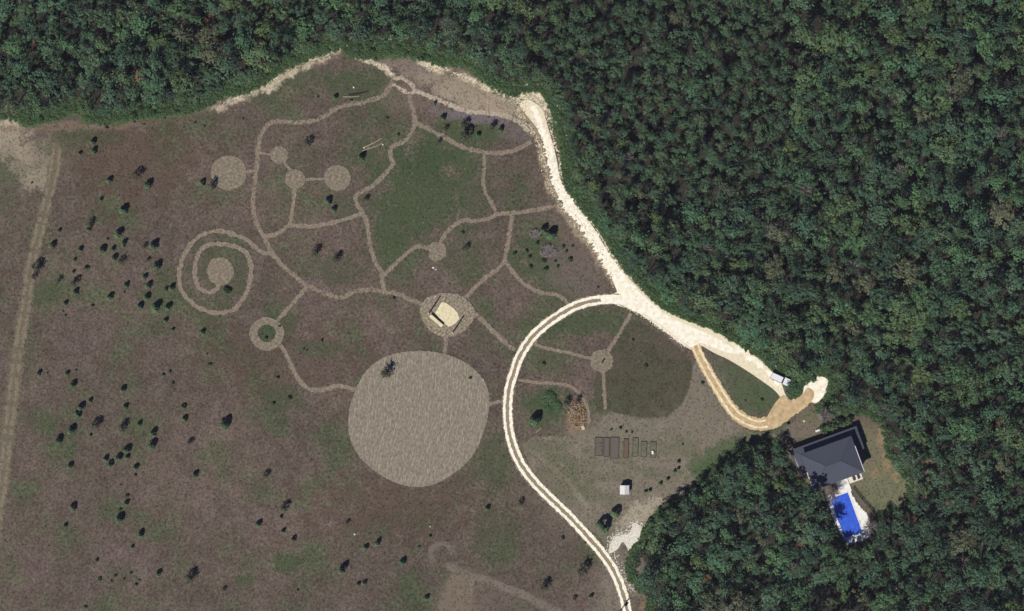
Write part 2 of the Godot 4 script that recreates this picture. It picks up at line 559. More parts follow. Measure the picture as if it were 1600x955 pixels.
	# verge of sand thrown out beside the road
	fr = smooth_line(v2([806, 160, 828, 182, 842, 214, 852, 250, 858, 280, 870, 312, 896, 346, 922, 384, 946, 416, 966, 446]), 5.0)
	for p in fr: stamp(p.x, p.y + 2.0, 10, 7, Color8(150, 136, 114), 0.5, 0.9, 0.9)
	stamp(832, 155, 26, 16, Color8(196, 182, 158), 0.8, 0.5, 0.9)
	stamp(852, 172, 14, 14, Color8(170, 150, 132), 0.8, 0.5, 0.9)
	# faint old tracks south of the round plot
	fr = smooth_line(v2([676, 880, 672, 862, 682, 850, 698, 850, 706, 862]), 4.0)
	for p in fr: stamp(p.x, p.y, 5, 4, Color8(116, 106, 96), 0.7, 0.0, 0.5)
	fr = smooth_line(v2([700, 884, 730, 896, 770, 910, 810, 926, 850, 944, 880, 960]), 5.0)
	for p in fr: stamp(p.x, p.y, 9, 6, Color8(120, 110, 98), 0.6, 0.4, 0.6)
	stamp(712, 930, 26, 44, Color8(118, 106, 92), 0.75, 0.35, 0.3)
	stamp(715, 960, 36, 30, Color8(116, 104, 90), 0.7, 0.0, 0.3)

func finish_ground():
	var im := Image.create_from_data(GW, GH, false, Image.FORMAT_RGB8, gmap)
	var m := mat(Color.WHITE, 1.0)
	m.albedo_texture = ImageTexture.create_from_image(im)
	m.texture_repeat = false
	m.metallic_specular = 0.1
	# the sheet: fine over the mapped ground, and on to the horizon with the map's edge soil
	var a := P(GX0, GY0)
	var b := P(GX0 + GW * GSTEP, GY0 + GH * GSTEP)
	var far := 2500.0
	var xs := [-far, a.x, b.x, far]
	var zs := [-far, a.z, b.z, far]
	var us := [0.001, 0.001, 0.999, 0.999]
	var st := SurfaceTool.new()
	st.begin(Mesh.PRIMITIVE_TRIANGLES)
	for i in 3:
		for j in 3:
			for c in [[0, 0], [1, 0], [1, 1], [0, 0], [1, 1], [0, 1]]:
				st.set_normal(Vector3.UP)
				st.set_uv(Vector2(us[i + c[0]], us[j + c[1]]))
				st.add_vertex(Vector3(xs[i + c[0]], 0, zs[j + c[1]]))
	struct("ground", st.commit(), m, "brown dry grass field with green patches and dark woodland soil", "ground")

func next_level() -> float:
	level += 0.003
	return level

func build_roads():
	var pt := tmat(noise_tex(21, 0.02, [Color8(98, 88, 77), Color8(126, 114, 99), Color8(139, 127, 110), Color8(172, 159, 139)], 512, 5), 9.0)
	var lane := tmat(noise_tex(22, 0.02, [Color8(88, 81, 68), Color8(103, 95, 80), Color8(111, 103, 86), Color8(128, 119, 99)], 512, 5), 11.0)
	var sand := tmat(noise_tex(23, 0.012, [Color8(218, 205, 174), Color8(240, 232, 208), Color8(248, 243, 226), Color8(253, 251, 242)], 512, 5), 9.0)
	var verge := tmat(noise_tex(24, 0.03, [Color8(104, 94, 78), Color8(136, 124, 102), Color8(152, 139, 114), Color8(186, 172, 140)], 512, 5), 5.0)
	var orange := tmat(noise_tex(25, 0.012, [Color8(158, 132, 98), Color8(184, 159, 121), Color8(196, 173, 134), Color8(220, 201, 164)], 512, 5), 12.0)
	var palept := tmat(noise_tex(30, 0.02, [Color8(140, 128, 112), Color8(168, 154, 136), Color8(180, 167, 148), Color8(206, 194, 174)], 512, 5), 9.0)
	# mown paths: label, width, points
	var L := [
		["long mown path curving from the top junction down the west side to the central pad", 8.0, [614, 122, 608, 138, 600, 149, 585, 155, 562, 161, 537, 165, 520, 173, 505, 183, 490, 189, 465, 191, 435, 190, 420, 194, 410, 205, 404, 225, 402, 245, 400, 270, 396, 300, 395, 320, 398, 340, 405, 357, 413, 371, 423, 393, 440, 413, 460, 431, 480, 446, 510, 459, 532, 465, 551, 457, 577, 453, 601, 456, 628, 462, 651, 473, 668, 478]],
		["small teardrop ring of path at the top junction under the woods", 7.0, [614, 122, 625, 122, 636, 127, 645, 135, 647, 142, 640, 147, 632, 143, 622, 136, 613, 131]],
		["winding mown path from the top junction down the middle of the field", 8.0, [639, 146, 641, 158, 646, 175, 648, 190, 645, 203, 638, 214, 626, 223, 614, 229, 609, 238, 611, 248, 614, 256, 603, 270, 583, 290, 567, 298, 557, 305, 556, 316, 564, 329, 571, 341, 575, 360, 579, 388, 588, 412, 596, 427, 598, 444, 601, 455]],
		["pale path arching along the straw-coloured cut ground below the woods", 8.0, [647, 142, 660, 146, 674, 152, 690, 158, 710, 167, 724, 172, 744, 176, 774, 178, 797, 183, 814, 193, 826, 206]],
		["lower path of the eye-shaped plot beside the sand road", 8.0, [649, 191, 660, 197, 674, 204, 695, 215, 717, 227, 735, 233, 756, 238, 779, 239, 801, 236, 817, 229, 830, 221]],
		["short narrow path hanging from the eye-shaped plot", 6.5, [756, 240, 757, 262, 755, 286, 761, 306, 769, 318, 774, 332]],
		["path from the sand road west to the small round plot", 7.5, [872, 321, 850, 326, 822, 331, 797, 333, 776, 335, 766, 340, 748, 345, 722, 345, 706, 355, 694, 368, 686, 382]],
		["path from the small round plot southwest to the winding path", 7.0, [670, 388, 656, 385, 646, 388, 634, 397, 618, 412, 606, 424, 598, 432]],
		["path from the round pad northeast to the upper fork", 8.0, [801, 337, 798, 350, 794, 378, 789, 402, 786, 411, 772, 424, 755, 437, 738, 453, 724, 469]],
		["path from the upper fork curving east towards the loop road", 7.0, [788, 409, 796, 417, 806, 431, 820, 444, 841, 456, 868, 460, 880, 467, 889, 476]],
		["straight path from the round pad southeast to the loop road", 9.0, [736, 488, 748, 496, 762, 509, 776, 523, 790, 536, 804, 547]],
		["stub of path between the round pad and the great round plot", 7.0, [697, 524, 696, 540, 692, 560]],
		["stub of path between the great round plot and the loop road", 7.0, [760, 634, 774, 629, 790, 626]],
		["path from the ring plot up to the long west path", 7.5, [432, 503, 446, 487, 460, 470, 472, 457, 480, 447]],
		["path from the ring plot curling down to the great round plot", 8.0, [437, 540, 446, 552, 454, 569, 462, 585, 471, 598, 480, 606, 491, 610, 510, 608, 522, 604, 536, 603, 560, 612]],
		["short link between the long west path and the smallest disc", 5.0, [402, 239, 412, 240, 424, 242]],
		["short link between two small discs", 5.0, [443, 252, 449, 260, 455, 268]],
		["short link from the middle disc to the eastern disc", 5.0, [474, 281, 490, 280, 510, 279]],
		["thin path from the middle disc down to the cross path", 6.5, [460, 292, 459, 310, 456, 334, 452, 353]],
		["stub of path to the largest western disc", 5.0, [380, 268, 390, 268, 400, 267]],
		["cross path between the long west path and the winding path", 7.5, [412, 369, 424, 368, 436, 364, 452, 353, 470, 353, 490, 353, 510, 350, 528, 346, 548, 340, 566, 334]],
		["spiral path winding twice round its own small disc", 8.0, [424, 395, 413, 396, 400, 387, 386, 375, 368, 367, 338, 361, 308, 372, 288, 397, 280, 427, 284, 454, 301, 474, 320, 485, 338, 489, 354, 487, 368, 481, 385, 457, 392, 424, 386, 397, 365, 385, 338, 381, 318, 386, 306, 408, 304, 430, 308, 445, 316, 453, 328, 457, 338, 452, 343, 440]],
		["path inside the loop road from the junction to its small disc", 6.5, [986, 490, 976, 507, 966, 524, 957, 538, 946, 556]],
		["path inside the loop road from its west side to its small disc", 6.0, [834, 538, 850, 543, 877, 549, 900, 554, 925, 561]],
		["path inside the loop road from its small disc down to the garden", 6.0, [943, 578, 944, 605, 946, 640]],
		["path inside the loop road bending round the brush pile", 6.0, [810, 594, 825, 596, 840, 598, 865, 599, 887, 602, 902, 611, 912, 624, 919, 642, 920, 664]],
	]
	for l in L:
		var line := smooth_line(v2(l[2]), 1.6)
		struct("path", ribbon(line, l[1] * 0.86, next_level(), 0.34, 0.0, -1.0, 0.0, 2), palept if (l[0] as String).begins_with("pale") or (l[0] as String).begins_with("small tear") else pt, l[0], "path")
	# bare lane on the west side
	var ln := smooth_line(v2([88, 222, 86, 255, 77, 300, 67, 340, 54, 390, 46, 430, 41, 470, 33, 520, 26, 560, 19, 620, 12, 680, 5, 740, -4, 800, -14, 860]), 2.0)
	struct("dirt_lane", ribbon(ln, 17.0, next_level(), 0.3, 0.0, 25.0, 0.0, 2), lane, "broad faint dirt lane running down the far side of the field", "lane")
	var lane_o := get_node("dirt_lane")
	var rutm := tmat(noise_tex(28, 0.03, [Color8(98, 90, 74), Color8(118, 109, 90), Color8(128, 118, 98), Color8(146, 136, 112)], 256, 5), 6.0)
	part(lane_o, "wheel_track", ribbon(ln, 4.0, next_level(), 0.7, 5.0, 6.0, 0.24, 2), rutm)
	part(lane_o, "wheel_track", ribbon(ln, 4.0, next_level(), 0.7, -5.0, 6.0, 0.3, 2), rutm)
	var base_sand := tmat(noise_tex(29, 0.015, [Color8(204, 190, 160), Color8(222, 210, 180), Color8(230, 220, 192), Color8(243, 236, 214)], 512, 5), 8.0)
	# sand road beside the woods
	var y0 := next_level()
	var main := v2([812, 164, 824, 156, 836, 161, 848, 172, 855, 195, 863, 222, 870, 250, 875, 278, 885, 303, 903, 325, 925, 352, 945, 385, 965, 415, 988, 440, 1014, 466, 1044, 488, 1074, 502, 1102, 511, 1132, 526, 1158, 543, 1184, 560, 1202, 577, 1220, 598, 1228, 618, 1240, 634, 1228, 640, 1220, 622, 1209, 609, 1190, 595, 1165, 578, 1140, 563, 1115, 551, 1094, 540, 1086, 548, 1070, 541, 1050, 526, 1030, 511, 1005, 493, 985, 483, 962, 476, 955, 462, 966, 452, 955, 426, 939, 397, 919, 367, 899, 337, 882, 318, 869, 300, 863, 275, 857, 250, 850, 225, 841, 203, 826, 184])
	struct("sand_road", sheet(main, y0, 3.0, 1.5), base_sand, "wide bright sand road along the edge of the woods", "road")
	var sr := get_node("sand_road")
	var west := smooth_line(v2([808, 162, 818, 186, 832, 203, 842, 225, 850, 250, 856, 275, 862, 300, 876, 318, 892, 336, 912, 366, 932, 396, 950, 424, 964, 450]), 1.0)
	var east := smooth_line(v2([838, 158, 850, 170, 858, 195, 866, 222, 874, 250, 878, 278, 888, 303, 906, 325, 928, 352, 948, 385, 968, 415, 990, 440, 1014, 466, 1044, 488, 1074, 502, 1102, 511, 1132, 526, 1158, 543, 1184, 560, 1202, 577, 1220, 598]), 1.0)
	flecks(sr, west, 15.0, 520, verge, 1, 0.4)
	flecks(sr, west, 8.0, 420, base_sand, 21, 0.4)
	flecks(sr, east, 5.5, 800, base_sand, 2, 0.5)
	flecks(sr, smooth_line(v2([808, 156, 824, 146, 842, 150, 856, 166, 862, 184]), 1.0), 18.0, 420, base_sand, 3, 0.5)
	flecks(sr, smooth_line(v2([985, 483, 1005, 493, 1030, 511, 1050, 526, 1070, 541]), 1.0), 4.0, 250, sand, 4, 0.4)
	flecks(sr, smooth_line(v2([335, 166, 360, 158, 395, 144, 430, 124, 470, 102, 505, 90, 532, 78, 536, 62]), 1.0), 12.0, 420, verge, 5, 0.5)
	flecks(sr, smooth_line(v2([345, 162, 395, 143, 430, 123, 470, 101, 505, 89, 532, 77]), 1.0), 4.0, 150, base_sand, 6, 0.4)
	flecks(sr, smooth_line(v2([662, 102, 685, 106, 705, 112, 725, 120, 745, 130, 758, 136, 790, 150, 810, 152]), 1.0), 9.0, 240, base_sand, 7, 0.4)
	flecks(sr, smooth_line(v2([562, 92, 580, 98, 600, 106, 612, 116]), 1.0), 5.0, 50, sand, 8, 0.35)
	flecks(sr, smooth_line(v2([680, 115, 720, 130, 760, 150, 800, 170]), 1.0), 22.0, 900, verge, 9, 0.4)
	part(sr, "bright_core", ribbon(smooth_line(v2([832, 166, 846, 200, 857, 232, 864, 262, 871, 290, 886, 316, 906, 342, 926, 370, 946, 402, 964, 430, 986, 458]), 1.5), 8.0, next_level(), 0.5, 0.0, 20.0), sand)
	part(sr, "bright_core", sheet(v2([958, 436, 972, 432, 992, 450, 1016, 472, 1044, 494, 1074, 508, 1102, 520, 1130, 534, 1152, 550, 1140, 552, 1112, 542, 1094, 536, 1084, 544, 1070, 536, 1050, 521, 1030, 506, 1005, 489, 985, 480, 966, 470, 964, 455]), next_level(), 3.0, 1.5), sand)
	part(sr, "bright_core", ribbon(smooth_line(v2([1146, 546, 1165, 556, 1184, 570, 1202, 588, 1214, 604]), 1.5), 11.0, next_level(), 0.7, -3.0, 5.0), sand)
	# loop road: worn verge and middle, with two wheel tracks of pale sand
	var loop := smooth_line(v2([985, 472, 962, 468, 934, 469, 900, 478, 867, 497, 835, 523, 813, 555, 803, 582, 795, 610, 793, 640, 795, 670, 803, 702, 817, 730, 838, 757, 864, 783, 890, 808, 916, 836, 940, 864, 958, 890, 971, 920, 979, 950, 985, 985, 990, 1020, 993, 1060]), 1.6)
	var road := struct("loop_road", ribbon(loop, 16.5, next_level(), 0.2), verge, "pale sand track sweeping in a wide curve round the garden", "road")
	part(road, "wheel_track", ribbon(loop, 4.4, next_level(), 0.3, 4.9), sand)
	part(road, "wheel_track", ribbon(loop, 4.6, next_level(), 0.3, -4.9), sand)
	var mouth := v2([940, 463, 962, 461, 985, 463, 1006, 478, 1004, 490, 984, 482, 962, 474, 942, 473])
	part(road, "sand_mouth", sheet(mouth, next_level(), 1.5, 1.5), sand)
	# orange turning loop by the house
	var paleo := tmat(noise_tex(27, 0.012, [Color8(206, 180, 134), Color8(226, 206, 164), Color8(236, 222, 186), Color8(246, 238, 214)], 512, 5), 10.0)
	var turn := smooth_line(v2([1086, 540, 1096, 562, 1108, 584, 1122, 608, 1136, 630, 1149, 646, 1165, 657, 1185, 663, 1205, 660, 1222, 650, 1238, 638, 1252, 628, 1264, 616]), 1.6)
	var tl := struct("turning_loop", ribbon(turn, 15.0, next_level(), 0.12, 0.0, 24.0), orange, "orange-tan sand track looping round a green island towards the house", "road")
	part(tl, "wheel_track", ribbon(turn, 3.4, next_level(), 0.4, 4.8, 3.0), paleo)
	part(tl, "wheel_track", ribbon(turn, 3.4, next_level(), 0.4, -4.8, 3.0), paleo)
	part(tl, "sand_apron", sheet(v2([1252, 612, 1262, 598, 1271, 592, 1281, 588, 1293, 594, 1290, 608, 1286, 620, 1274, 630, 1262, 622]), next_level(), 3.0, 1.5), sand)
	part(tl, "sand_bend", sheet(v2([1205, 640, 1216, 624, 1226, 618, 1240, 628, 1254, 616, 1262, 606, 1272, 612, 1270, 624, 1258, 634, 1240, 646, 1222, 660, 1205, 668, 1196, 660]), next_level(), 1.6, 1.5), orange)
	flecks(tl, smooth_line(v2([1252, 612, 1262, 598, 1271, 592, 1281, 588, 1293, 594, 1290, 608, 1286, 620]), 1.0), 5.0, 160, sand, 12, 0.4)
	# loose sand by the woods, south
	var sp := struct("sand_patch", sheet(v2([951, 864, 958, 842, 972, 836, 984, 832, 991, 817, 1002, 826, 999, 843, 988, 852, 982, 858, 973, 847, 964, 859]), next_level(), 3.5, 1.5), tmat(noise_tex(26, 0.02, [Color8(160, 150, 130), Color8(206, 200, 184), Color8(226, 222, 208), Color8(240, 238, 228)], 512, 5), 6.0), "patch of spilled white sand at the tip of the southern woods", "sand")
	flecks(sp, smooth_line(v2([951, 864, 958, 842, 972, 836, 984, 832, 991, 817, 1002, 826, 999, 843, 988, 852, 982, 858]), 1.0), 9.0, 420, sp.material_override, 13, 0.5)
	flecks(sp, smooth_line(v2([960, 868, 968, 890, 980, 912, 990, 925]), 1.0), 8.0, 160, sp.material_override, 14, 0.35)

func flecks(parent: Node, line: PackedVector2Array, reach: float, count: int, m: Material, sd: int, big := 0.5):
	# loose sand lying in ragged flakes along an edge
	var rng := RandomNumberGenerator.new()
	rng.seed = sd
	var mb := MB.new()
	for k in int(count * 1.7):
		var li := rng.randi() % line.size()
		var p := line[li]
		var a := rng.randf() * TAU
		p += Vector2(cos(a), sin(a)) * reach * pow(rng.randf(), 1.6)
		var y := 0.0028 + 0.002 * rng.randf() + (level if at_map(bare, p.x, p.y) > 0 else 0.0)
		var r := rng.randf_range(0.1, big * 0.72)
		var el := rng.randf_range(0.2, 0.6)
		var dq := line[mini(li + 3, line.size() - 1)] - line[maxi(li - 3, 0)]
		var tn := dq.angle() + rng.randf_range(-0.7, 0.7)
		var c := P(p.x, p.y, y)
		var q := []
		for i in 7:
			var t := TAU * i / 7
			var w := r * rng.randf_range(0.5, 1.1)
			var u := cos(t) * w
			var v := sin(t) * w * el
			q.append(c + Vector3(u * cos(tn) - v * sin(tn), 0, u * sin(tn) + v * cos(tn)))
		for i in 7: mb.tri(c, q[i], q[(i + 1) % 7], Vector3.UP)
	var o := part(parent, "loose_sand", mb.mesh(), m)
	o.set_meta("kind", "stuff")

func build_plots():
	var straw := tmat(noise_tex(31, 0.02, [Color8(90, 82, 70), Color8(119, 110, 94), Color8(132, 122, 105), Color8(172, 161, 140)], 512, 5), 10.0)
	var fur := tmat(noise_tex(32, 0.022, [Color8(98, 91, 78), Color8(127, 119, 104), Color8(140, 131, 115), Color8(174, 163, 144)], 512, 5, 0.6), 14.0)
	for e in [[357, 270, 28, 27, "largest pale mown disc west of the long path, shaded by two shrubs"], [436, 242, 14, 13.5, "smallest pale mown disc beside the long west path"], [461, 280, 16, 15, "middle pale mown disc of the linked trio"], [527, 278, 21, 20, "eastern pale mown disc of the linked trio"], [344, 424, 21, 22, "pale mown disc at the heart of the spiral path"]]:
		struct("mown_disc", sheet(circle_pts(e[0], e[1], e[2], e[3]), next_level(), 0.7, 2.0, true, 2), straw, e[4], "plot")
	struct("mown_disc", sheet(circle_pts(683, 393, 14, 16, 0.08), next_level(), 1.0, 2.0, true, 2), straw, "small ragged pale disc where two paths meet", "plot")
	struct("mown_disc", sheet(circle_pts(940, 564, 18, 18, 0.05), next_level(), 1.0, 2.0, true, 2), straw, "pale disc with a dark post inside the loop road", "plot")
	# ring plot
	var o := circle_pts(417, 522, 27, 26)
	var inn := circle_pts(417, 521, 14, 13.5)
	var mb := MB.new()
	var y := next_level()
	for i in o.size():
		var j := (i + 1) % o.size()
		mb.quad(P(o[i].x, o[i].y, y), P(o[j].x, o[j].y, y), P(inn[j].x, inn[j].y, y), P(inn[i].x, inn[i].y, y), Vector3.UP)
	fill_mask(bare, o, 2)
	fill_mask(bare, inn, 0)
	stamp(417, 521, 15, 14, Color8(70, 82, 58), 0.9, 0.0, 0.2)
	struct("ring_plot", mb.mesh(), straw, "pale mown ring with a green centre and one small bush", "plot")
	# great round plot
	var big := v2([655, 548, 690, 552, 725, 565, 752, 588, 764, 615, 763, 645, 754, 680, 738, 712, 712, 738, 680, 756, 645, 761, 612, 752, 580, 732, 556, 705, 545, 675, 546, 640, 556, 607, 572, 580, 596, 560, 624, 551])
	var plot := struct("round_plot", sheet(big, next_level(), 0.8, 2.0, true, 2), fur, "great pale round plot with faint parallel furrows", "plot")
	# rows of cut straw left by the mower, leaning over in the lower half
	var rng := RandomNumberGenerator.new()
	rng.seed = 55
	for tone in 1:
		var rows := MB.new()
		var ins := smooth_line(big, 4.0, true)
		for k in 54:
			var x0 := 548.0 + k * 4.9 + tone * 2.4 + rng.randf_range(-0.8, 0.8)
			var prev := Vector2(x0, 548.0)
			for j in 72:
				var yy := 548.0 + j * 3.0
				var lean: float = (yy - 548.0) * -0.1 + max(0.0, yy - 650.0) * -0.16
				var q := Vector2(x0 + lean + jit.get_noise_2d(x0 * 4.0, yy * 1.5) * 3.0, yy)
				var on := jit.get_noise_2d(x0 * 7.0 + tone * 500.0, yy * 2.2) > 0.04
				if on and Geometry2D.is_point_in_polygon(q, ins) and Geometry2D.is_point_in_polygon(prev, ins):
					var w := rng.randf_range(0.04, 0.13)
					var a := P(prev.x, prev.y, level + 0.003)
					var b := P(q.x, q.y, level + 0.003)
					var sd := Vector3(w, 0, 0)
					var up := Vector3(0, 0.05, 0)
					rows.quad(a - sd, b - sd, b + up, a + up, Vector3(-1, 1, 0))
					rows.quad(a + sd, b + sd, b + up, a + up, Vector3(1, 1, 0))
				prev = q
		var rw := part(plot, "straw_rows", rows.mesh(), mat(Color8(164, 154, 136), 0.95))
		rw.set_meta("kind", "stuff")
	# round gravel pad
	struct("round_pad", sheet(v2([657, 492, 659, 476, 670, 464, 690, 458, 712, 459, 726, 466, 740, 480, 742, 494, 735, 506, 724, 518, 705, 526, 688, 525, 670, 515]), next_level(), 1.2, 2.0, true, 2), tmat(noise_tex(33, 0.022, [Color8(84, 78, 64), Color8(124, 114, 97), Color8(152, 142, 122), Color8(206, 196, 172)], 512, 5), 9.0), "round straw-coloured pad around the pale platform", "plot")

# ---------------------------------------------------------------- house, pool
const HU := Vector2(0.939, -0.344)
const HV := Vector2(0.344, 0.939)
func hp(u: float, v: float, y := 0.0) -> Vector3:
	# house axes in photograph pixels from its west corner; relative to the house's origin
	var p := HU * u + HV * v
	return Vector3(p.x * S, y, p.y * S)

func wall_box(mb: MB, u0: float, v0: float, u1: float, v1: float, y0: float, y1: float):
	var c := hp((u0 + u1) / 2, (v0 + v1) / 2, (y0 + y1) / 2)
	var X := hp((u1 - u0) / 2, 0)
	var Z := hp(0, (v1 - v0) / 2)
	mb.obox(c, X, Vector3(0, (y1 - y0) / 2, 0), Z)

func house_window(h: Node3D, u: float, v: float, y: float, along_u: bool, wm: Material, gm: Material, side: float):
	var f := MB.new()
	var g := MB.new()
	var X := hp(4.0, 0) if along_u else hp(0, 4.0)
	var N := hp(0, 0.6 * side) if along_u else hp(0.6 * side, 0)
	var c := hp(u, v, y)
	f.obox(c + Vector3(0, 0.72, 0), X, Vector3(0, 0.06, 0), N)
	f.obox(c - Vector3(0, 0.72, 0), X, Vector3(0, 0.06, 0), N)
	f.obox(c + X * 0.93, X * 0.07, Vector3(0, 0.66, 0), N)
	f.obox(c - X * 0.93, X * 0.07, Vector3(0, 0.66, 0), N)
	f.obox(c, X * 0.86, Vector3(0, 0.025, 0), N * 0.8)
	g.obox(c, X * 0.86, Vector3(0, 0.66, 0), N * 0.3)
	var fr := part(h, "window", f.mesh(), wm)
	part(fr, "pane", g.mesh(), gm)

func build_house():
	var o := P(1232, 704)
	var h := thing("house", o, "two-storey house with dark grey hip roof and wrap-around porch roof", "house")
	var roof_m := tmat(noise_tex(41, 0.05, [Color8(60, 64, 74), Color8(74, 78, 89), Color8(80, 84, 96), Color8(96, 100, 110)], 512, 5), 3.0, 0.8)
	var trim := mat(lin(0.62, 0.62, 0.66), 0.5)
	var wallm := mat(lin(0.42, 0.40, 0.36), 0.85)
	var glass := mat(Color8(30, 36, 44), 0.08)
	glass.metallic_specular = 0.6
	# walls
	var w := MB.new()
	wall_box(w, 17, 13, 94, 66.5, 0.0, 5.6)
	part(h, "wall", w.mesh(), wallm)
	w = MB.new()
	wall_box(w, 4, 13, 16.9, 41, 0.0, 2.9)
	part(h, "side_wing_wall", w.mesh(), wallm)
	# main hip roof with a plumb eave edge
	var ey := 5.7
	var ry := 7.8
	var r := MB.new()
	var a := hp(13.5, 10, ey)
	var b := hp(97.5, 10, ey)
	var c := hp(97.5, 69.5, ey)
	var d := hp(13.5, 69.5, ey)
	var e := hp(43.8, 39.8, ry)
	var f := hp(67.8, 39.8, ry)
	r.quad(a, b, f, e, Vector3.UP)
	r.quad(c, d, e, f, Vector3.UP)
	r.tri(b, c, f, Vector3.UP)
	r.tri(d, a, e, Vector3.UP)
	r.quad(a - Vector3(0, 0.05, 0), b - Vector3(0, 0.05, 0), c - Vector3(0, 0.05, 0), d - Vector3(0, 0.05, 0), Vector3.DOWN)
	var roof := part(h, "roof", r.mesh(), roof_m)
	# ridge and hip caps
	var cap := mat(Color8(66, 68, 78), 0.8)
	for q in [[e, f], [a, e], [d, e], [b, f], [c, f]]:
		var t := MB.new()
		t.tube(q[0] + Vector3(0, 0.0, 0), q[1] + Vector3(0, 0.0, 0), 0.07, 0.07, 6)
		part(roof, "ridge_cap", t.mesh(), cap)
	# gutters: pale on the east eave and the southwest eave
	for q in [[b.lerp(c, 0.28), c], [d, d.lerp(a, 0.5)]]:
		var t := MB.new()
		t.tube(q[0] + Vector3(0, -0.02, 0), q[1] + Vector3(0, -0.02, 0), 0.13, 0.13, 6)
		part(h, "gutter", t.mesh(), trim)
	for q in [[a, b], [c, d], [a, d.lerp(a, 0.52)], [b, b.lerp(c, 0.27)]]:
		var t := MB.new()
		t.obox((q[0] + q[1]) / 2 + Vector3(0, -0.12, 0), (q[1] - q[0]) / 2, Vector3(0, 0.1, 0), (q[1] - q[0]).cross(Vector3.UP).normalized() * 0.03)
		part(h, "fascia", t.mesh(), cap)
	# lower porch roof: north side, east side, west wing
	var pr := MB.new()
	var hi := 3.25
	var lo := 2.75
	pr.quad(hp(0, 0, lo), hp(111.0, 0, lo), hp(96, 12, hi), hp(14, 12, hi), Vector3.UP)
	pr.quad(hp(111.0, 0, lo), hp(111.0, 36.5, lo), hp(96, 36.5, hi), hp(96, 12, hi), Vector3.UP)
	pr.quad(hp(0, 0, lo), hp(14, 12, hi), hp(14, 41.5, hi), hp(3.5, 44, lo), Vector3.UP)
	pr.tri(hp(14, 41.5, hi), hp(3.5, 44, lo), hp(14.5, 42, lo), Vector3.UP)
	var porch := part(h, "porch_roof", pr.mesh(), roof_m)
	for q in [[hp(0, 0, lo), hp(111.0, 0, lo)], [hp(111.0, 0, lo), hp(111.0, 36.5, lo)], [hp(0, 0, lo), hp(3.5, 44, lo)], [hp(111.0, 36.5, lo), hp(97, 36.5, hi)]]:
		var t := MB.new()
		var dd: Vector3 = q[1] - q[0]
		t.obox((q[0] + q[1]) / 2 + Vector3(0, -0.09, 0), dd / 2, Vector3(0, 0.085, 0), dd.cross(Vector3.UP).normalized() * 0.05)
		part(porch, "fascia", t.mesh(), mat(Color8(84, 86, 98), 0.6))
	var deckm := mat(lin(0.22, 0.18, 0.14), 0.9)
	var t2 := MB.new()
	wall_box(t2, 3, 2, 105, 12.9, 0.06, 0.36)
	wall_box(t2, 94.1, 12.9, 105, 36, 0.06, 0.36)
	part(h, "porch_floor", t2.mesh(), deckm)
	for u in [3.0, 20.0, 37.0, 54.0, 71.0, 88.0, 104.0]:
		var t := MB.new()
		t.tube(hp(u, 2.5, 0.3), hp(u, 2.5, 2.8), 0.09, 0.09, 8)
		part(h, "porch_post", t.mesh(), trim)
	for v in [19.0, 35.0]:
		var t := MB.new()
		t.tube(hp(104, v, 0.3), hp(104, v, 2.8), 0.09, 0.09, 8)
		part(h, "porch_post", t.mesh(), trim)
	for yy in [1.6, 4.6]:
		for u in [28.0, 46.0, 80.0]:
			house_window(h, u, 13, yy, true, trim, glass, -1.0)
			house_window(h, u, 66.5, yy, true, trim, glass, 1.0)
		for v in [28.0, 52.0]:
			house_window(h, 94, v, yy, false, trim, glass, 1.0)
			if yy > 3.0: house_window(h, 17, v, yy, false, trim, glass, -1.0)
	var dm := MB.new()
	dm.obox(hp(63, 12.8, 1.4), hp(3.0, 0), Vector3(0, 1.03, 0), hp(0, 0.3))
	var door := part(h, "door", dm.mesh(), mat(lin(0.25, 0.06, 0.05), 0.5))
	dm = MB.new()
	dm.tube(hp(65.3, 12.4, 1.35), hp(65.3, 11.9, 1.35), 0.035, 0.035, 8)
	part(door, "handle", dm.mesh(), mat(lin(0.5, 0.45, 0.3), 0.3, 1.0))
	# chimney flue pipe
	dm = MB.new()
	dm.tube(hp(55, 44, 7.3), hp(55, 44, 8.05), 0.08, 0.08, 8)
	part(roof, "vent_pipe", dm.mesh(), mat(lin(0.1, 0.1, 0.11), 0.6))
	fill_mask(bare, PackedVector2Array([Vector2(1228, 704), Vector2(1336, 662), Vector2(1352, 735), Vector2(1272, 765)]))

	# --- pool with its white deck; pool axes follow the house
	var pc := Vector2(1322.5, 805.5)
	var base := P(pc.x, pc.y)
	var deck_pts := PackedVector2Array([Vector2(1306, 752), Vector2(1323, 746), Vector2(1329, 764), Vector2(1333, 776), Vector2(1342, 790), Vector2(1354, 802), Vector2(1360, 818), Vector2(1361, 838), Vector2(1348, 845), Vector2(1322, 851), Vector2(1314, 838), Vector2(1300, 806), Vector2(1290, 780), Vector2(1298, 771), Vector2(1311, 767)])
	var pl := func(u: float, v: float) -> Vector2: return pc + HU * u + HV * v
	var hole := PackedVector2Array([pl.call(-14.464, -33.0), pl.call(14.464, -33.0), pl.call(14.464, 33.0), pl.call(-14.464, 33.0)])
	var dy := 0.14
	var cut := Geometry2D.clip_polygons(deck_pts, hole)
	var dk := MB.new()
	# deck top as cells so that the pool stays open
	var cell := 2.0
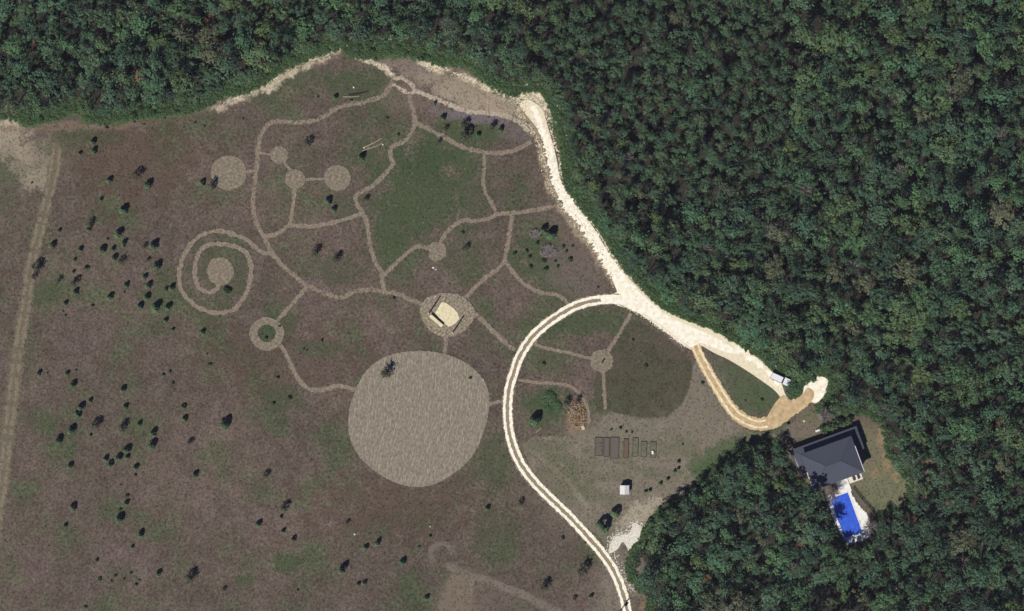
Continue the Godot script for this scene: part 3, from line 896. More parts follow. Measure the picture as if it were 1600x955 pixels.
	for iu in range(-20, 25):
		for iv in range(-36, 28):
			var q: Vector2 = pl.call((iu + 0.5) * cell * 0.96427, (iv + 0.5) * cell * 0.97059)
			var u0 := iu * cell * 0.96427
			var v0 := iv * cell * 0.97059
			if Geometry2D.is_point_in_polygon(q, hole): continue
			if not Geometry2D.is_point_in_polygon(q, deck_pts): continue
			var k: Array = []
			for s in [[0, 0], [1, 0], [1, 1], [0, 1]]:
				var z: Vector2 = pl.call(u0 + s[0] * cell * 0.96427, v0 + s[1] * cell * 0.97059)
				k.append(P(z.x, z.y, dy) - base)
			dk.quad(k[0], k[1], k[2], k[3], Vector3.UP)
	# side faces of the deck
	var deck := thing("swimming_pool", base, "rectangular blue swimming pool in a bright white deck behind the house", "pool")
	part(deck, "deck", dk.mesh(), tmat(noise_tex(42, 0.02, [Color8(206, 204, 196), Color8(228, 227, 220), Color8(236, 235, 229), Color8(243, 242, 238)], 256, 4), 5.0, 0.7))
	var sk := MB.new()
	for i in deck_pts.size():
		var p0 := deck_pts[i]
		var p1 := deck_pts[(i + 1) % deck_pts.size()]
		var nn := Vector3(p1.y - p0.y, 0, -(p1.x - p0.x))
		sk.quad(P(p0.x, p0.y, dy - 0.004) - base, P(p1.x, p1.y, dy - 0.004) - base, P(p1.x, p1.y, 0.0) - base, P(p0.x, p0.y, 0.0) - base, nn)
	part(deck, "deck_edge", sk.mesh(), mat(lin(0.6, 0.6, 0.57), 0.8))
	# coping and basin above ground level: the liner is a blue shell with water over it
	var sh := MB.new()
	var cs: Array = []
	for q in hole: cs.append(P(q.x, q.y) - base)
	var mid := Vector3.ZERO
	for i in 4:
		var p0: Vector3 = cs[i]
		var p1: Vector3 = cs[(i + 1) % 4]
		sh.quad(p0 + Vector3(0, dy, 0), p1 + Vector3(0, dy, 0), p1 + Vector3(0, 0.03, 0), p0 + Vector3(0, 0.03, 0), mid - (p0 + p1) / 2)
	sh.quad(cs[0] + Vector3(0, 0.03, 0), cs[1] + Vector3(0, 0.03, 0), cs[2] + Vector3(0, 0.03, 0), cs[3] + Vector3(0, 0.03, 0), Vector3.UP)
	part(deck, "liner", sh.mesh(), tmat(noise_tex(43, 0.02, [Color8(24, 62, 176), Color8(34, 76, 198), Color8(40, 84, 208), Color8(52, 98, 220)], 256, 3), 7.0, 0.6))
	var wt := MB.new()
	var wy := 0.10
	wt.quad(cs[0] * 0.998 + Vector3(0, wy, 0), cs[1] * 0.998 + Vector3(0, wy, 0), cs[2] * 0.998 + Vector3(0, wy, 0), cs[3] * 0.998 + Vector3(0, wy, 0), Vector3.UP)
	var wm := mat(Color(0.5, 0.7, 1.0, 0.12), 0.05)
	wm.transparency = BaseMaterial3D.TRANSPARENCY_ALPHA
	part(deck, "water", wt.mesh(), wm)
	var cop := MB.new()
	for i in 4:
		var p0: Vector3 = cs[i]
		var p1: Vector3 = cs[(i + 1) % 4]
		var out := ((p0 + p1) / 2).normalized() * 0.14
		cop.obox((p0 + p1) / 2 + out + Vector3(0, dy + 0.02, 0), (p1 - p0) / 2 * (1.0 if i % 2 == 0 else 1.05), Vector3(0, 0.025, 0), out)
	part(deck, "coping", cop.mesh(), mat(lin(0.72, 0.72, 0.7), 0.6))
	fill_mask(bare, deck_pts)
	# ladder
	var la := MB.new()
	for s in [-0.25, 0.25]:
		var q := hp(13.5, 18.0) + hp(0, s / S)
		la.tube(q + hp(2.2, 0, 0.14), q + hp(2.2, 0, 0.9), 0.03, 0.03)
		la.tube(q + hp(2.2, 0, 0.9), q + hp(-1.0, 0, 0.9), 0.03, 0.03)
		la.tube(q + hp(-1.0, 0, 0.9), q + hp(-1.0, 0, 0.06), 0.03, 0.03)
	part(deck, "ladder", la.mesh(), mat(lin(0.6, 0.6, 0.62), 0.25, 1.0))

	# pool fences
	var fm := mat(lin(0.2, 0.19, 0.18), 0.7)
	var fences := [[[1333, 764, 1346, 781, 1358, 794, 1367, 806, 1370, 822], "dark picket fence along the lawn side of the pool deck"], [[1284, 770, 1296, 802, 1310, 836, 1318, 853], "dark picket fence along the tree side of the pool deck"]]
	for q in fences:
		var pts := v2(q[0])
		var f0 := thing("pool_fence", P(pts[0].x, pts[0].y), q[1], "fence")
		for i in pts.size() - 1:
			var A := P(pts[i].x, pts[i].y) - f0.position
			var B := P(pts[i + 1].x, pts[i + 1].y) - f0.position
			var dd := B - A
			for yy in [0.25, 1.15]:
				var t := MB.new()
				t.obox((A + B) / 2 + Vector3(0, yy, 0), dd / 2, Vector3(0, 0.04, 0), dd.cross(Vector3.UP).normalized() * 0.025)
				part(f0, "rail", t.mesh(), fm)
			var pk := MB.new()
			var cnt := int(dd.length() / 0.14)
			for j in range(1, cnt):
				pk.box(A + dd * (float(j) / cnt) + Vector3(0, 0.72, 0), Vector3(0.05, 1.3, 0.05))
			var pk_o := part(f0, "pickets", pk.mesh(), fm)
			pk_o.set_meta("kind", "stuff")
		for p in pts:
			var t := MB.new()
			t.box(P(p.x, p.y, 0.75) - f0.position, Vector3(0.11, 1.5, 0.11))
			part(f0, "post", t.mesh(), fm)

	# patio slab by the house with a table and two loungers
	var ps := thing("patio_slab", P(1336, 746), "pale concrete patio slab at the southeast corner of the house", "slab")
	var sl := MB.new()
	wall_box(sl, -11, -6.5, 11, 6.5, 0.0, 0.09)
	part(ps, "slab", sl.mesh(), tmat(noise_tex(44, 0.03, [Color8(176, 168, 150), Color8(214, 208, 192), Color8(224, 218, 204), Color8(236, 232, 222)], 256, 4), 4.0))
	for k in 2:
		var lo2 := thing("sun_lounger", P(1334 + k * 7.0, 747 - k * 2.5, 0.09), "dark sun lounger on the pale patio slab", "lounger", "loungers on the patio slab")
		var lm := MB.new()
		lm.obox(hp(0, 0.8, 0.33), hp(1.9, 0), Vector3(0, 0.04, 0), hp(0, 3.2))
		part(lo2, "seat", lm.mesh(), mat(lin(0.05, 0.05, 0.055), 0.8))
		lm = MB.new()
		lm.obox(hp(0, -4.0, 0.52), hp(1.9, 0), Vector3(0, 0.04, 0), hp(0, 1.8, -0.2))
		part(lo2, "backrest", lm.mesh(), mat(lin(0.05, 0.05, 0.055), 0.8))
		for s in [[-1.7, -2.0], [1.7, -2.0], [-1.7, 3.6], [1.7, 3.6]]:
			lm = MB.new()
			lm.tube(hp(s[0], s[1], 0.0), hp(s[0], s[1], 0.3), 0.025, 0.025)
			part(lo2, "leg", lm.mesh(), trim)
	fill_mask(bare, PackedVector2Array([Vector2(1324, 742), Vector2(1346, 736), Vector2(1350, 749), Vector2(1328, 756)]))

# ---------------------------------------------------------------- garden
func build_garden():
	var soil := [tmat(noise_tex(51, 0.06, [Color8(76, 71, 65), Color8(96, 90, 82), Color8(106, 99, 90), Color8(124, 117, 106)], 256, 4), 2.0), tmat(noise_tex(52, 0.06, [Color8(80, 68, 58), Color8(98, 85, 74), Color8(106, 94, 82), Color8(124, 112, 98)], 256, 4), 2.0), tmat(noise_tex(53, 0.06, [Color8(82, 82, 66), Color8(104, 102, 84), Color8(114, 111, 93), Color8(132, 128, 108)], 256, 4), 2.0)]
	var plank := tmat(noise_tex(54, 0.05, [Color8(48, 42, 36), Color8(62, 55, 48), Color8(72, 64, 56), Color8(88, 80, 70)], 256, 4), 1.5)
	var beds := [[929.5, 942, 684, 713, 0, "widest grey-soil garden bed, first from the brush pile"], [943.5, 952, 684, 714, 0, "narrow grey-soil garden bed between the two wide grey ones"], [953.5, 967, 684, 717, 0, "wide grey-soil garden bed beside the gap in the row"], [974.5, 982, 686, 716, 1, "brown-soil garden bed in the middle of the row"], [988.5, 997, 685, 714, 2, "green weedy garden bed next to the brown one"], [1002, 1011, 690, 714, 2, "short weedy garden bed between the green bed and the white tub"], [1016.5, 1025, 691, 715, 2, "last weedy garden bed holding a small white tub"]]
	var rng := RandomNumberGenerator.new()
	rng.seed = 77
	var weed := make_bush(501, 0.16, 0.22, 26, Color(0.06, 0.09, 0.04))
	for b in beds:
		var cx: float = (b[0] + b[1]) / 2
		var cy: float = (b[2] + b[3]) / 2
		var wx: float = (b[1] - b[0]) * S
		var wz: float = (b[3] - b[2]) * S
		var o := thing("garden_bed", P(cx, cy), b[5], "garden bed")
		o.rotation.y = -0.02
		var m := MB.new()
		m.box(Vector3(0, 0.1, 0), Vector3(wx - 0.12, 0.2, wz - 0.12))
		part(o, "soil", m.mesh(), soil[b[4]])
		for s in [-1.0, 1.0]:
			m = MB.new()
			m.box(Vector3(s * (wx / 2 - 0.03), 0.16, 0), Vector3(0.07, 0.32, wz))
			part(o, "plank", m.mesh(), plank)
			m = MB.new()
			m.box(Vector3(0, 0.15, s * (wz / 2 - 0.03)), Vector3(wx - 0.16, 0.3, 0.06))
			part(o, "plank", m.mesh(), plank)
		if b[4] == 2 or b[0] < 930.0:
			for k in 9:
				var w := part(o, "weed", weed, vmat(0.9, 0.2), Vector3(rng.randf_range(-0.35, 0.35) * wx, 0.2, rng.randf_range(-0.42, 0.42) * wz))
				w.rotation.y = rng.randf() * TAU
		fill_mask(bare, PackedVector2Array([Vector2(b[0], b[2]), Vector2(b[1], b[2]), Vector2(b[1], b[3]), Vector2(b[0], b[3])]))
	# white tub on the last bed
	var tub := thing("tub", P(1019.5, 707, 0.2), "small white plastic tub standing in the last garden bed", "tub")
	var tm := MB.new()
	var white := mat(lin(0.78, 0.79, 0.8), 0.4)
	tm.tube(Vector3(0, 0.02, -0.16), Vector3(0, 0.45, -0.16), 0.2, 0.25, 12)
	tm.tube(Vector3(0.02, 0.02, 0.24), Vector3(0.02, 0.45, 0.24), 0.2, 0.25, 12)
	part(tub, "body", tm.mesh(), white)
	tm = MB.new()
	tm.tube(Vector3(0, 0.45, -0.16), Vector3(0, 0.5, -0.16), 0.27, 0.27, 12)
	part(tub, "lid", tm.mesh(), white)
	# white metal shed
	var sh := thing("shed", P(975.5, 765), "small white metal garden shed with a gable roof", "shed")
	var sw := mat(lin(0.6, 0.61, 0.6), 0.5)
	var m2 := MB.new()
	m2.box(Vector3(0, 1.05, 0), Vector3(2.0, 2.1, 2.0))
	for s in [-1.0, 1.0]:
		m2.tri(Vector3(-1.0, 2.1, s), Vector3(1.0, 2.1, s), Vector3(0, 2.62, s), Vector3(0, 0, s))
	part(sh, "wall", m2.mesh(), sw)
	for s in [-1.0, 1.0]:
		var rp := MB.new()
		var X := Vector3(1.16, -0.6, 0) * Vector3(s, 1, 1) * 0.5
		rp.obox(Vector3(s * 0.57, 2.40, 0), X, Vector3(0.25 * s, 0.48, 0).normalized() * 0.02, Vector3(0, 0, 1.13))
		var panel := part(sh, "roof_panel", rp.mesh(), mat(lin(0.72, 0.72, 0.70), 0.45))
		var rb := MB.new()
		for k in 8:
			rb.obox(Vector3(s * 0.57, 2.435, -0.98 + k * 0.28), X * 0.98, Vector3(0, 0.02, 0), Vector3(0, 0, 0.03))
		part(panel, "rib", rb.mesh(), mat(lin(0.7, 0.7, 0.68), 0.45))
	var dm := MB.new()
	dm.box(Vector3(0, 0.98, 1.015), Vector3(0.85, 1.9, 0.03))
	var dr := part(sh, "door", dm.mesh(), mat(lin(0.5, 0.51, 0.5), 0.5))
	dm = MB.new()
	dm.box(Vector3(0.33, 1.0, 1.05), Vector3(0.03, 0.2, 0.05))
	part(dr, "handle", dm.mesh(), mat(lin(0.1, 0.1, 0.1), 0.4))

# ---------------------------------------------------------------- pale platform on the round pad
func build_pad():
	var pale := tmat(noise_tex(61, 0.02, [Color8(186, 172, 134), Color8(214, 202, 164), Color8(224, 214, 178), Color8(238, 230, 202)], 256, 5), 5.0)
	var timber := tmat(noise_tex(62, 0.05, [Color8(168, 156, 132), Color8(196, 184, 156), Color8(206, 195, 168), Color8(224, 214, 190)], 256, 4), 1.2)
	var o := P(697, 491)
	var pad := thing("platform", o, "pale sandy platform with a raised front bench on the round pad", "platform")
	var pts := v2([690, 472, 696, 473, 708, 481, 715, 489, 718, 498, 712, 505, 702, 511, 690, 502, 680, 489])
	var m := MB.new()
	var idx := Geometry2D.triangulate_polygon(pts)
	for i in range(0, idx.size(), 3):
		m.tri(P(pts[idx[i]].x, pts[idx[i]].y, 0.3) - o, P(pts[idx[i + 1]].x, pts[idx[i + 1]].y, 0.3) - o, P(pts[idx[i + 2]].x, pts[idx[i + 2]].y, 0.3) - o, Vector3.UP)
	for i in pts.size():
		var a := pts[i]
		var b := pts[(i + 1) % pts.size()]
		m.quad(P(a.x, a.y, 0.3) - o, P(b.x, b.y, 0.3) - o, P(b.x, b.y, 0) - o, P(a.x, a.y, 0) - o, P((a.x + b.x) / 2, (a.y + b.y) / 2) - o)
	part(pad, "slab", m.mesh(), pale)
	m = MB.new()
	var A := P(672, 493) - o
	var B := P(691, 509.5) - o
	var d := B - A
	m.obox((A + B) / 2 + Vector3(0, 0.6, 0), d / 2, Vector3(0, 0.6, 0), d.cross(Vector3.UP).normalized() * 0.4)
	part(pad, "front_bench", m.mesh(), pale)
	fill_mask(bare, pts)
	fill_mask(bare, v2([668, 492, 676, 488, 698, 508, 690, 515]))
	# two tall posts in line with the bench: their shadows fall along the platform's sides
	for q in [[670.5, 489.5, "tall timber post at the pale platform's corner towards the long west path"], [707.5, 519.5, "tall timber post at the pale platform's corner towards the great round plot"]]:
		var w := thing("timber_post", P(q[0], q[1]), q[2], "post")
		var pm := MB.new()
		pm.tube(Vector3.ZERO, Vector3(0, 7.3, 0), 0.2, 0.16, 10)
		part(w, "shaft", pm.mesh(), timber)
		pm = MB.new()
		pm.tube(Vector3(0, 7.3, 0), Vector3(0, 7.42, 0), 0.2, 0.12, 10)
		part(w, "cap", pm.mesh(), timber)
		pm = MB.new()
		pm.tube(Vector3(0, 0.0, 0), Vector3(0, 0.35, 0), 0.3, 0.26, 10)
		part(w, "base_collar", pm.mesh(), timber)

# ---------------------------------------------------------------- small things
func build_small_things():
	var white := mat(lin(0.74, 0.76, 0.8), 0.35)
	var barkm := tmat(noise_tex(71, 0.05, [Color8(116, 104, 88), Color8(150, 138, 120), Color8(166, 154, 136), Color8(188, 178, 160)], 256, 4), 1.5)
	var darkbark := tmat(noise_tex(72, 0.05, [Color8(44, 38, 32), Color8(60, 52, 45), Color8(70, 62, 54), Color8(90, 80, 70)], 256, 4), 1.5)
	# pickup truck nosed under the trees
	var tr := thing("van", P(1219, 592.5), "white van parked half under the trees beside the sand road", "van", "", -0.42)
	var hw := 0.9
	var b := MB.new()
	# side profile extruded: x forward
	var prof := [[-2.5, 0.42], [-2.5, 1.02], [-0.55, 1.02], [-0.55, 1.08], [0.75, 1.08], [1.0, 1.06], [2.25, 0.98], [2.5, 0.8], [2.5, 0.42]]
	for i in prof.size() - 1:
		var p: Array = prof[i]
		var q: Array = prof[i + 1]
		var out := Vector3(-(p[1] - q[1]), p[0] - q[0], 0) * -1.0
		b.quad(Vector3(p[0], p[1], -hw), Vector3(q[0], q[1], -hw), Vector3(q[0], q[1], hw), Vector3(p[0], p[1], hw), out + Vector3(0, 0.001, 0))
	for s in [-1.0, 1.0]:
		for i in range(1, prof.size() - 1):
			b.tri(Vector3(-2.5, 0.42, hw * s), Vector3(prof[i][0], prof[i][1], hw * s), Vector3(prof[i + 1][0], prof[i + 1][1], hw * s), Vector3(0, 0, s))
	b.quad(Vector3(-2.5, 0.42, -hw), Vector3(2.5, 0.42, -hw), Vector3(2.5, 0.42, hw), Vector3(-2.5, 0.42, hw), Vector3.DOWN)
	part(tr, "body", b.mesh(), white)
	var cab := MB.new()
	var lowr := [Vector3(-2.48, 1.04, 0.84), Vector3(0.95, 1.08, 0.84)]
	var top := [Vector3(-2.36, 1.78, 0.72), Vector3(0.5, 1.74, 0.7)]
	var fl := Vector3(1, 1, -1)
	cab.quad(top[0], top[1], top[1] * fl, top[0] * fl, Vector3.UP)
	cab.quad(lowr[0], top[0], top[0] * fl, lowr[0] * fl, Vector3.LEFT)
	part(tr, "cab", cab.mesh(), white)
	var gl := mat(Color8(26, 32, 40), 0.08)
	var g := MB.new()
	g.quad(lowr[1], top[1], top[1] * fl, lowr[1] * fl, Vector3.RIGHT)
	part(tr, "windshield", g.mesh(), gl)
	for s in [1.0, -1.0]:
		g = MB.new()
		var z := Vector3(1, 1, s)
		g.quad(lowr[0] * z, lowr[1] * z, top[1] * z, top[0] * z, Vector3(0, 0, s))
		part(tr, "side_window", g.mesh(), gl)
		for x in [-1.6, 1.55]:
			var w := MB.new()
			w.tube(Vector3(x, 0.36, s * 0.7), Vector3(x, 0.36, s * 0.95), 0.36, 0.36, 16)
			var tyre := part(tr, "wheel", w.mesh(), mat(lin(0.02, 0.02, 0.02), 0.9))
			w = MB.new()
			w.tube(Vector3(x, 0.36, s * 0.95), Vector3(x, 0.36, s * 0.965), 0.2, 0.2, 12)
			part(tyre, "rim", w.mesh(), mat(lin(0.5, 0.5, 0.52), 0.35, 0.8))
		var hl := MB.new()
		hl.box(Vector3(2.5, 0.74, s * 0.68), Vector3(0.06, 0.14, 0.3))
		part(tr, "headlight", hl.mesh(), mat(lin(0.6, 0.6, 0.62), 0.15))
	# utility pole below the frame's edge; its shadow crosses the road
	var up := thing("utility_pole", P(955, 977), "wooden utility pole with transformer standing beside the loop road", "pole")
	var t := MB.new()
	t.tube(Vector3.ZERO, Vector3(0, 11.5, 0), 0.17, 0.11, 10)
	part(up, "pole", t.mesh(), darkbark)
	t = MB.new()
	t.box(Vector3(0, 10.9, 0), Vector3(2.2, 0.14, 0.12), 0.4)
	part(up, "crossarm", t.mesh(), darkbark)
	t = MB.new()
	t.tube(Vector3(0.38, 8.7, 0), Vector3(0.38, 9.7, 0), 0.3, 0.3, 12)
	part(up, "transformer", t.mesh(), mat(lin(0.25, 0.26, 0.27), 0.5))
	for s in [-0.9, 0.9]:
		t = MB.new()
		t.tube(Vector3(s * cos(0.4), 10.95, -s * sin(0.4)), Vector3(s * cos(0.4), 11.2, -s * sin(0.4)), 0.06, 0.05, 8)
		part(up, "insulator", t.mesh(), mat(lin(0.2, 0.1, 0.07), 0.3))
	# fallen logs: x0,y0,x1,y1,r, pale?, label
	for l in [[569, 230, 596, 216, 0.17, 1, "longest pale fallen log above the dark bush"], [574, 233, 598, 223, 0.14, 1, "pale fallen log nearest the winding path"], [566, 236, 577, 229, 0.12, 1, "short pale log end beside the dark bush"], [545, 149, 575, 143, 0.24, 0, "long dark log lying by the long mown path"], [536, 151, 562, 150, 0.15, 1, "thin pale log lying beside the long dark log"], [837, 676, 845, 668, 0.15, 1, "short pale log on the grass by the loop road"]]:
		var A := P(l[0], l[1])
		var B := P(l[2], l[3])
		var lg := thing("log", A, l[6], "log")
		var d := B - A
		t = MB.new()
		var side := d.cross(Vector3.UP).normalized()
		t.tube(Vector3(0, l[4], 0), d * 0.55 + side * 0.15 + Vector3(0, l[4], 0), l[4], l[4] * 0.85, 8)
		t.tube(d * 0.54 + side * 0.15 + Vector3(0, l[4], 0), d + Vector3(0, l[4] * 0.75, 0), l[4] * 0.85, l[4] * 0.6, 8)
		part(lg, "stem", t.mesh(), barkm if l[5] == 1 else darkbark)
		t = MB.new()
		t.tube(d * 0.4 + Vector3(0, l[4], 0), d * 0.55 - side * 0.7 + Vector3(0, l[4] + 0.25, 0), l[4] * 0.4, l[4] * 0.15, 6)
		part(lg, "branch_stub", t.mesh(), barkm if l[5] == 1 else darkbark)
	# pale stones / markers
	var rng := RandomNumberGenerator.new()
	rng.seed = 3
	var st := []
	for k in 4:
		var mb := MB.new()
		var q := []
		for i in 6:
			q.append(rng.randf_range(0.75, 1.15))
		for i in 6:
			var t0 := TAU * i / 6
			var t1 := TAU * (i + 1) / 6
			var e0 := Vector3(cos(t0) * q[i], 0, sin(t0) * q[i])
			var e1 := Vector3(cos(t1) * q[(i + 1) % 6], 0, sin(t1) * q[(i + 1) % 6])
			var h0 := e0 * 0.7 + Vector3(0, 0.7, 0)
			var h1 := e1 * 0.7 + Vector3(0, 0.7, 0)
			mb.quad(e0, e1, h1, h0, e0 + e1)
			mb.tri(h0, h1, Vector3(0, 0.95, 0), Vector3.UP)
		st.append(mb.mesh())
	var stone_m := mat(lin(0.62, 0.61, 0.58), 0.8)
	for s in [[755, 594, 0.28, "white stone on the grass beside the great round plot"], [554, 835, 0.3, "white stone alone in the open field south of the round plot"], [552.5, 136.5, 0.3, "pale stone above the long dark log"], [569, 230.5, 0.25, "pale stone at the end of the longest pale log"], [598, 226, 0.26, "pale stone at the tip of the pale logs by the winding path"], [677, 418, 0.36, "pale stone below the small ragged disc"], [681, 421, 0.22, "smaller pale stone below the small ragged disc"], [672, 823, 0.2, "small pale stone near the old track"], [885, 211, 0.25, "white stone at the edge of the woods by the sand road"], [1256.5, 658, 0.33, "round white stone on the grass before the house"], [1128, 716, 0.25, "pale stone on the grass strip along the southern woods"]]:
		var o := MeshInstance3D.new()
		o.mesh = st[int(s[0]) % 4]
		o.material_override = stone_m
		o.name = numbered("stone")
		add_child(o)
		o.position = P(s[0], s[1])
		o.scale = Vector3(s[2], s[2] * 0.8, s[2])
		tag(o, s[3], "stone")
	# white bench before the porch
	var bn := thing("bench", P(1278, 673), "white slatted bench in front of the porch", "bench", "", 0.35)
	for k in 3:
		t = MB.new()
		t.box(Vector3(0, 0.44, -0.16 + k * 0.16), Vector3(1.3, 0.04, 0.13))
		part(bn, "slat", t.mesh(), white)
	t = MB.new()
	t.box(Vector3(0, 0.75, -0.27), Vector3(1.3, 0.35, 0.04))
	part(bn, "backrest", t.mesh(), white)
	for s in [[-0.55, -0.2], [0.55, -0.2], [-0.55, 0.2], [0.55, 0.2]]:
		t = MB.new()
		t.box(Vector3(s[0], 0.21, s[1]), Vector3(0.06, 0.42, 0.06))
		part(bn, "leg", t.mesh(), white)
	# post on the disc inside the loop road
	var po := thing("post", P(941, 566), "dark wooden post standing on the disc inside the loop road", "post")
	t = MB.new()
	t.box(Vector3(0, 0.75, 0), Vector3(0.28, 1.5, 0.28), 0.4)
	part(po, "shaft", t.mesh(), darkbark)
	t = MB.new()
	t.box(Vector3(0, 1.53, 0), Vector3(0.4, 0.07, 0.4), 0.4)
	part(po, "cap", t.mesh(), darkbark)
	# pile of orange brush and earth
	var bp := thing("brush_pile", P(902, 648), "pile of orange dead brush and cut wood beside a green bush", "brush pile")
	var mb2 := MB.new()
	var cols := [Color(0.38, 0.25, 0.14), Color(0.46, 0.33, 0.2), Color(0.18, 0.12, 0.07), Color(0.5, 0.41, 0.28), Color(0.1, 0.075, 0.05)]
	for i in 1200:
		var a := rng.randf() * TAU
		var rr := sqrt(rng.randf())
		var px := cos(a) * rr * 2.5
		var pz := sin(a) * rr * 3.7
		px += pz * 0.22
		var hh: float = 1.1 * max(0.0, 1.0 - rr * rr) * (0.6 + 0.5 * rng.randf())
		var c: Color = cols[rng.randi() % 5]
		mb2.leaf(Vector3(px, hh + 0.06, pz), (rdir(rng) + Vector3(0, 0.8, 0)).normalized(), Vector3.UP, rng.randf_range(0.1, 0.22), rng.randf() * TAU, c)
	part(bp, "brush", mb2.mesh(true), vmat(0.95))
	for i in 14:
		t = MB.new()
		var a := rng.randf() * TAU
		var c0 := Vector3(rng.randf_range(-1.2, 1.2), 0.35 + rng.randf() * 0.6, rng.randf_range(-2.2, 2.2))
		var dd := Vector3(cos(a), rng.randf_range(-0.2, 0.2), sin(a)) * rng.randf_range(0.6, 1.2)
		t.tube(c0 - dd, c0 + dd, 0.07, 0.05, 6)
		part(bp, "branch", t.mesh(), barkm)
	var sp := thing("plank_stack", P(911, 668), "small stack of pale cut boards at the foot of the brush pile", "boards", "", 0.5)
	for k in 5:
		t = MB.new()
		t.box(Vector3(rng.randf_range(-0.08, 0.08), 0.05 + 0.07 * k, rng.randf_range(-0.1, 0.1)), Vector3(0.8 - k * 0.06, 0.06, 1.1), rng.randf_range(-0.2, 0.2))
		part(sp, "board", t.mesh(), mat(lin(0.55, 0.48, 0.36), 0.8))
	# white post under the trees by the road
	var wp := thing("marker_post", P(1212, 572), "thin white marker post at the wood's edge above the truck", "post")
	t = MB.new()
	t.box(Vector3(0, 0.6, 0), Vector3(0.2, 1.2, 0.2))
	part(wp, "shaft", t.mesh(), white)

# ---------------------------------------------------------------- plants
func make_bush(sd: int, rad: float, hgt: float, n: int, col: Color, leaf := 0.0, cone := 0.0) -> ArrayMesh:
	# leaf faces through a dome; cone > 0 narrows it upward
	var rng := RandomNumberGenerator.new()
	rng.seed = sd
	var mb := MB.new()
	if leaf <= 0.0: leaf = rad * 0.3
	var lobes := []
	for i in 9:
		lobes.append([rng.randf() * TAU, rng.randf(), rng.randf_range(0.65, 1.1), rng.randf_range(0.75, 1.25)])
	for i in n:
		var lb: Array = lobes[rng.randi() % 9]
		var t: float = pow(rng.randf(), 0.8)
		var a: float = lb[0] + rng.randf_range(-0.55, 0.55)
		var w: float = lerp(sqrt(max(0.0, 1.0 - pow(t * 2.0 - 0.75, 2.0) / 1.6)), 1.0 - t, cone)
		var rr: float = rad * w * lb[2] * pow(rng.randf(), 0.35)
		var p := Vector3(cos(a) * rr, hgt * (0.06 + 0.94 * t), sin(a) * rr)
		var out := Vector3(cos(a), 0.5 + t * 0.8, sin(a)).normalized()
		var k: float = lb[3] * rng.randf_range(0.7, 1.3)
		mb.leaf(p, (rdir(rng) + out * 0.9).normalized(), out, leaf * rng.randf_range(0.6, 1.25), rng.randf() * TAU, Color(col.r * k, col.g * k, col.b * k))
	return mb.mesh(true)

func make_twigs(sd: int, rad: float, hgt: float, n: int, col: Color, thick := 0.03) -> ArrayMesh:
	# bare branching stems
	var rng := RandomNumberGenerator.new()
	rng.seed = sd
	var mb := MB.new()
	for i in n:
		var a := rng.randf() * TAU
		var y0 := hgt * rng.randf_range(0.1, 0.6)
		var b := Vector3(cos(a) * rad * rng.randf_range(0.5, 1.0), y0 + hgt * rng.randf_range(0.2, 0.5), sin(a) * rad * rng.randf_range(0.5, 1.0))
		b.y = min(b.y, hgt)
		var k := rng.randf_range(0.7, 1.3)
		var c := Color(col.r * k, col.g * k, col.b * k)
		mb.tube(Vector3(0, y0, 0), b, thick, thick * 0.5, 4, c, false)
		for j in 3:
			var s := Vector3(0, y0, 0).lerp(b, rng.randf_range(0.4, 0.95))
			mb.tube(s, s + (rdir(rng) * 0.35 + Vector3(cos(a), 0.5, sin(a)) * 0.25) * rad, thick * 0.6, thick * 0.3, 3, c, false)
	return mb.mesh(true)

func make_trunk(sd: int, hgt: float, r: float, spread: float, limbs: int) -> ArrayMesh:
	var rng := RandomNumberGenerator.new()
	rng.seed = sd
	var mb := MB.new()
	var mid := Vector3(rng.randf_range(-0.15, 0.15), hgt * 0.5, rng.randf_range(-0.15, 0.15))
	var top := Vector3(rng.randf_range(-0.25, 0.25), hgt, rng.randf_range(-0.25, 0.25))
	mb.tube(Vector3.ZERO, mid, r, r * 0.75, 7)
	mb.tube(mid - Vector3(0, 0.02, 0), top, r * 0.75, r * 0.25, 7)
	for i in limbs:
		var a := TAU * i / limbs + rng.randf_range(-0.4, 0.4)
		var s := mid.lerp(top, rng.randf_range(0.0, 0.75))
		mb.tube(s, s + Vector3(cos(a), 0.55, sin(a)) * spread * rng.randf_range(0.5, 0.85), r * 0.4, r * 0.12, 5)
	return mb.mesh()

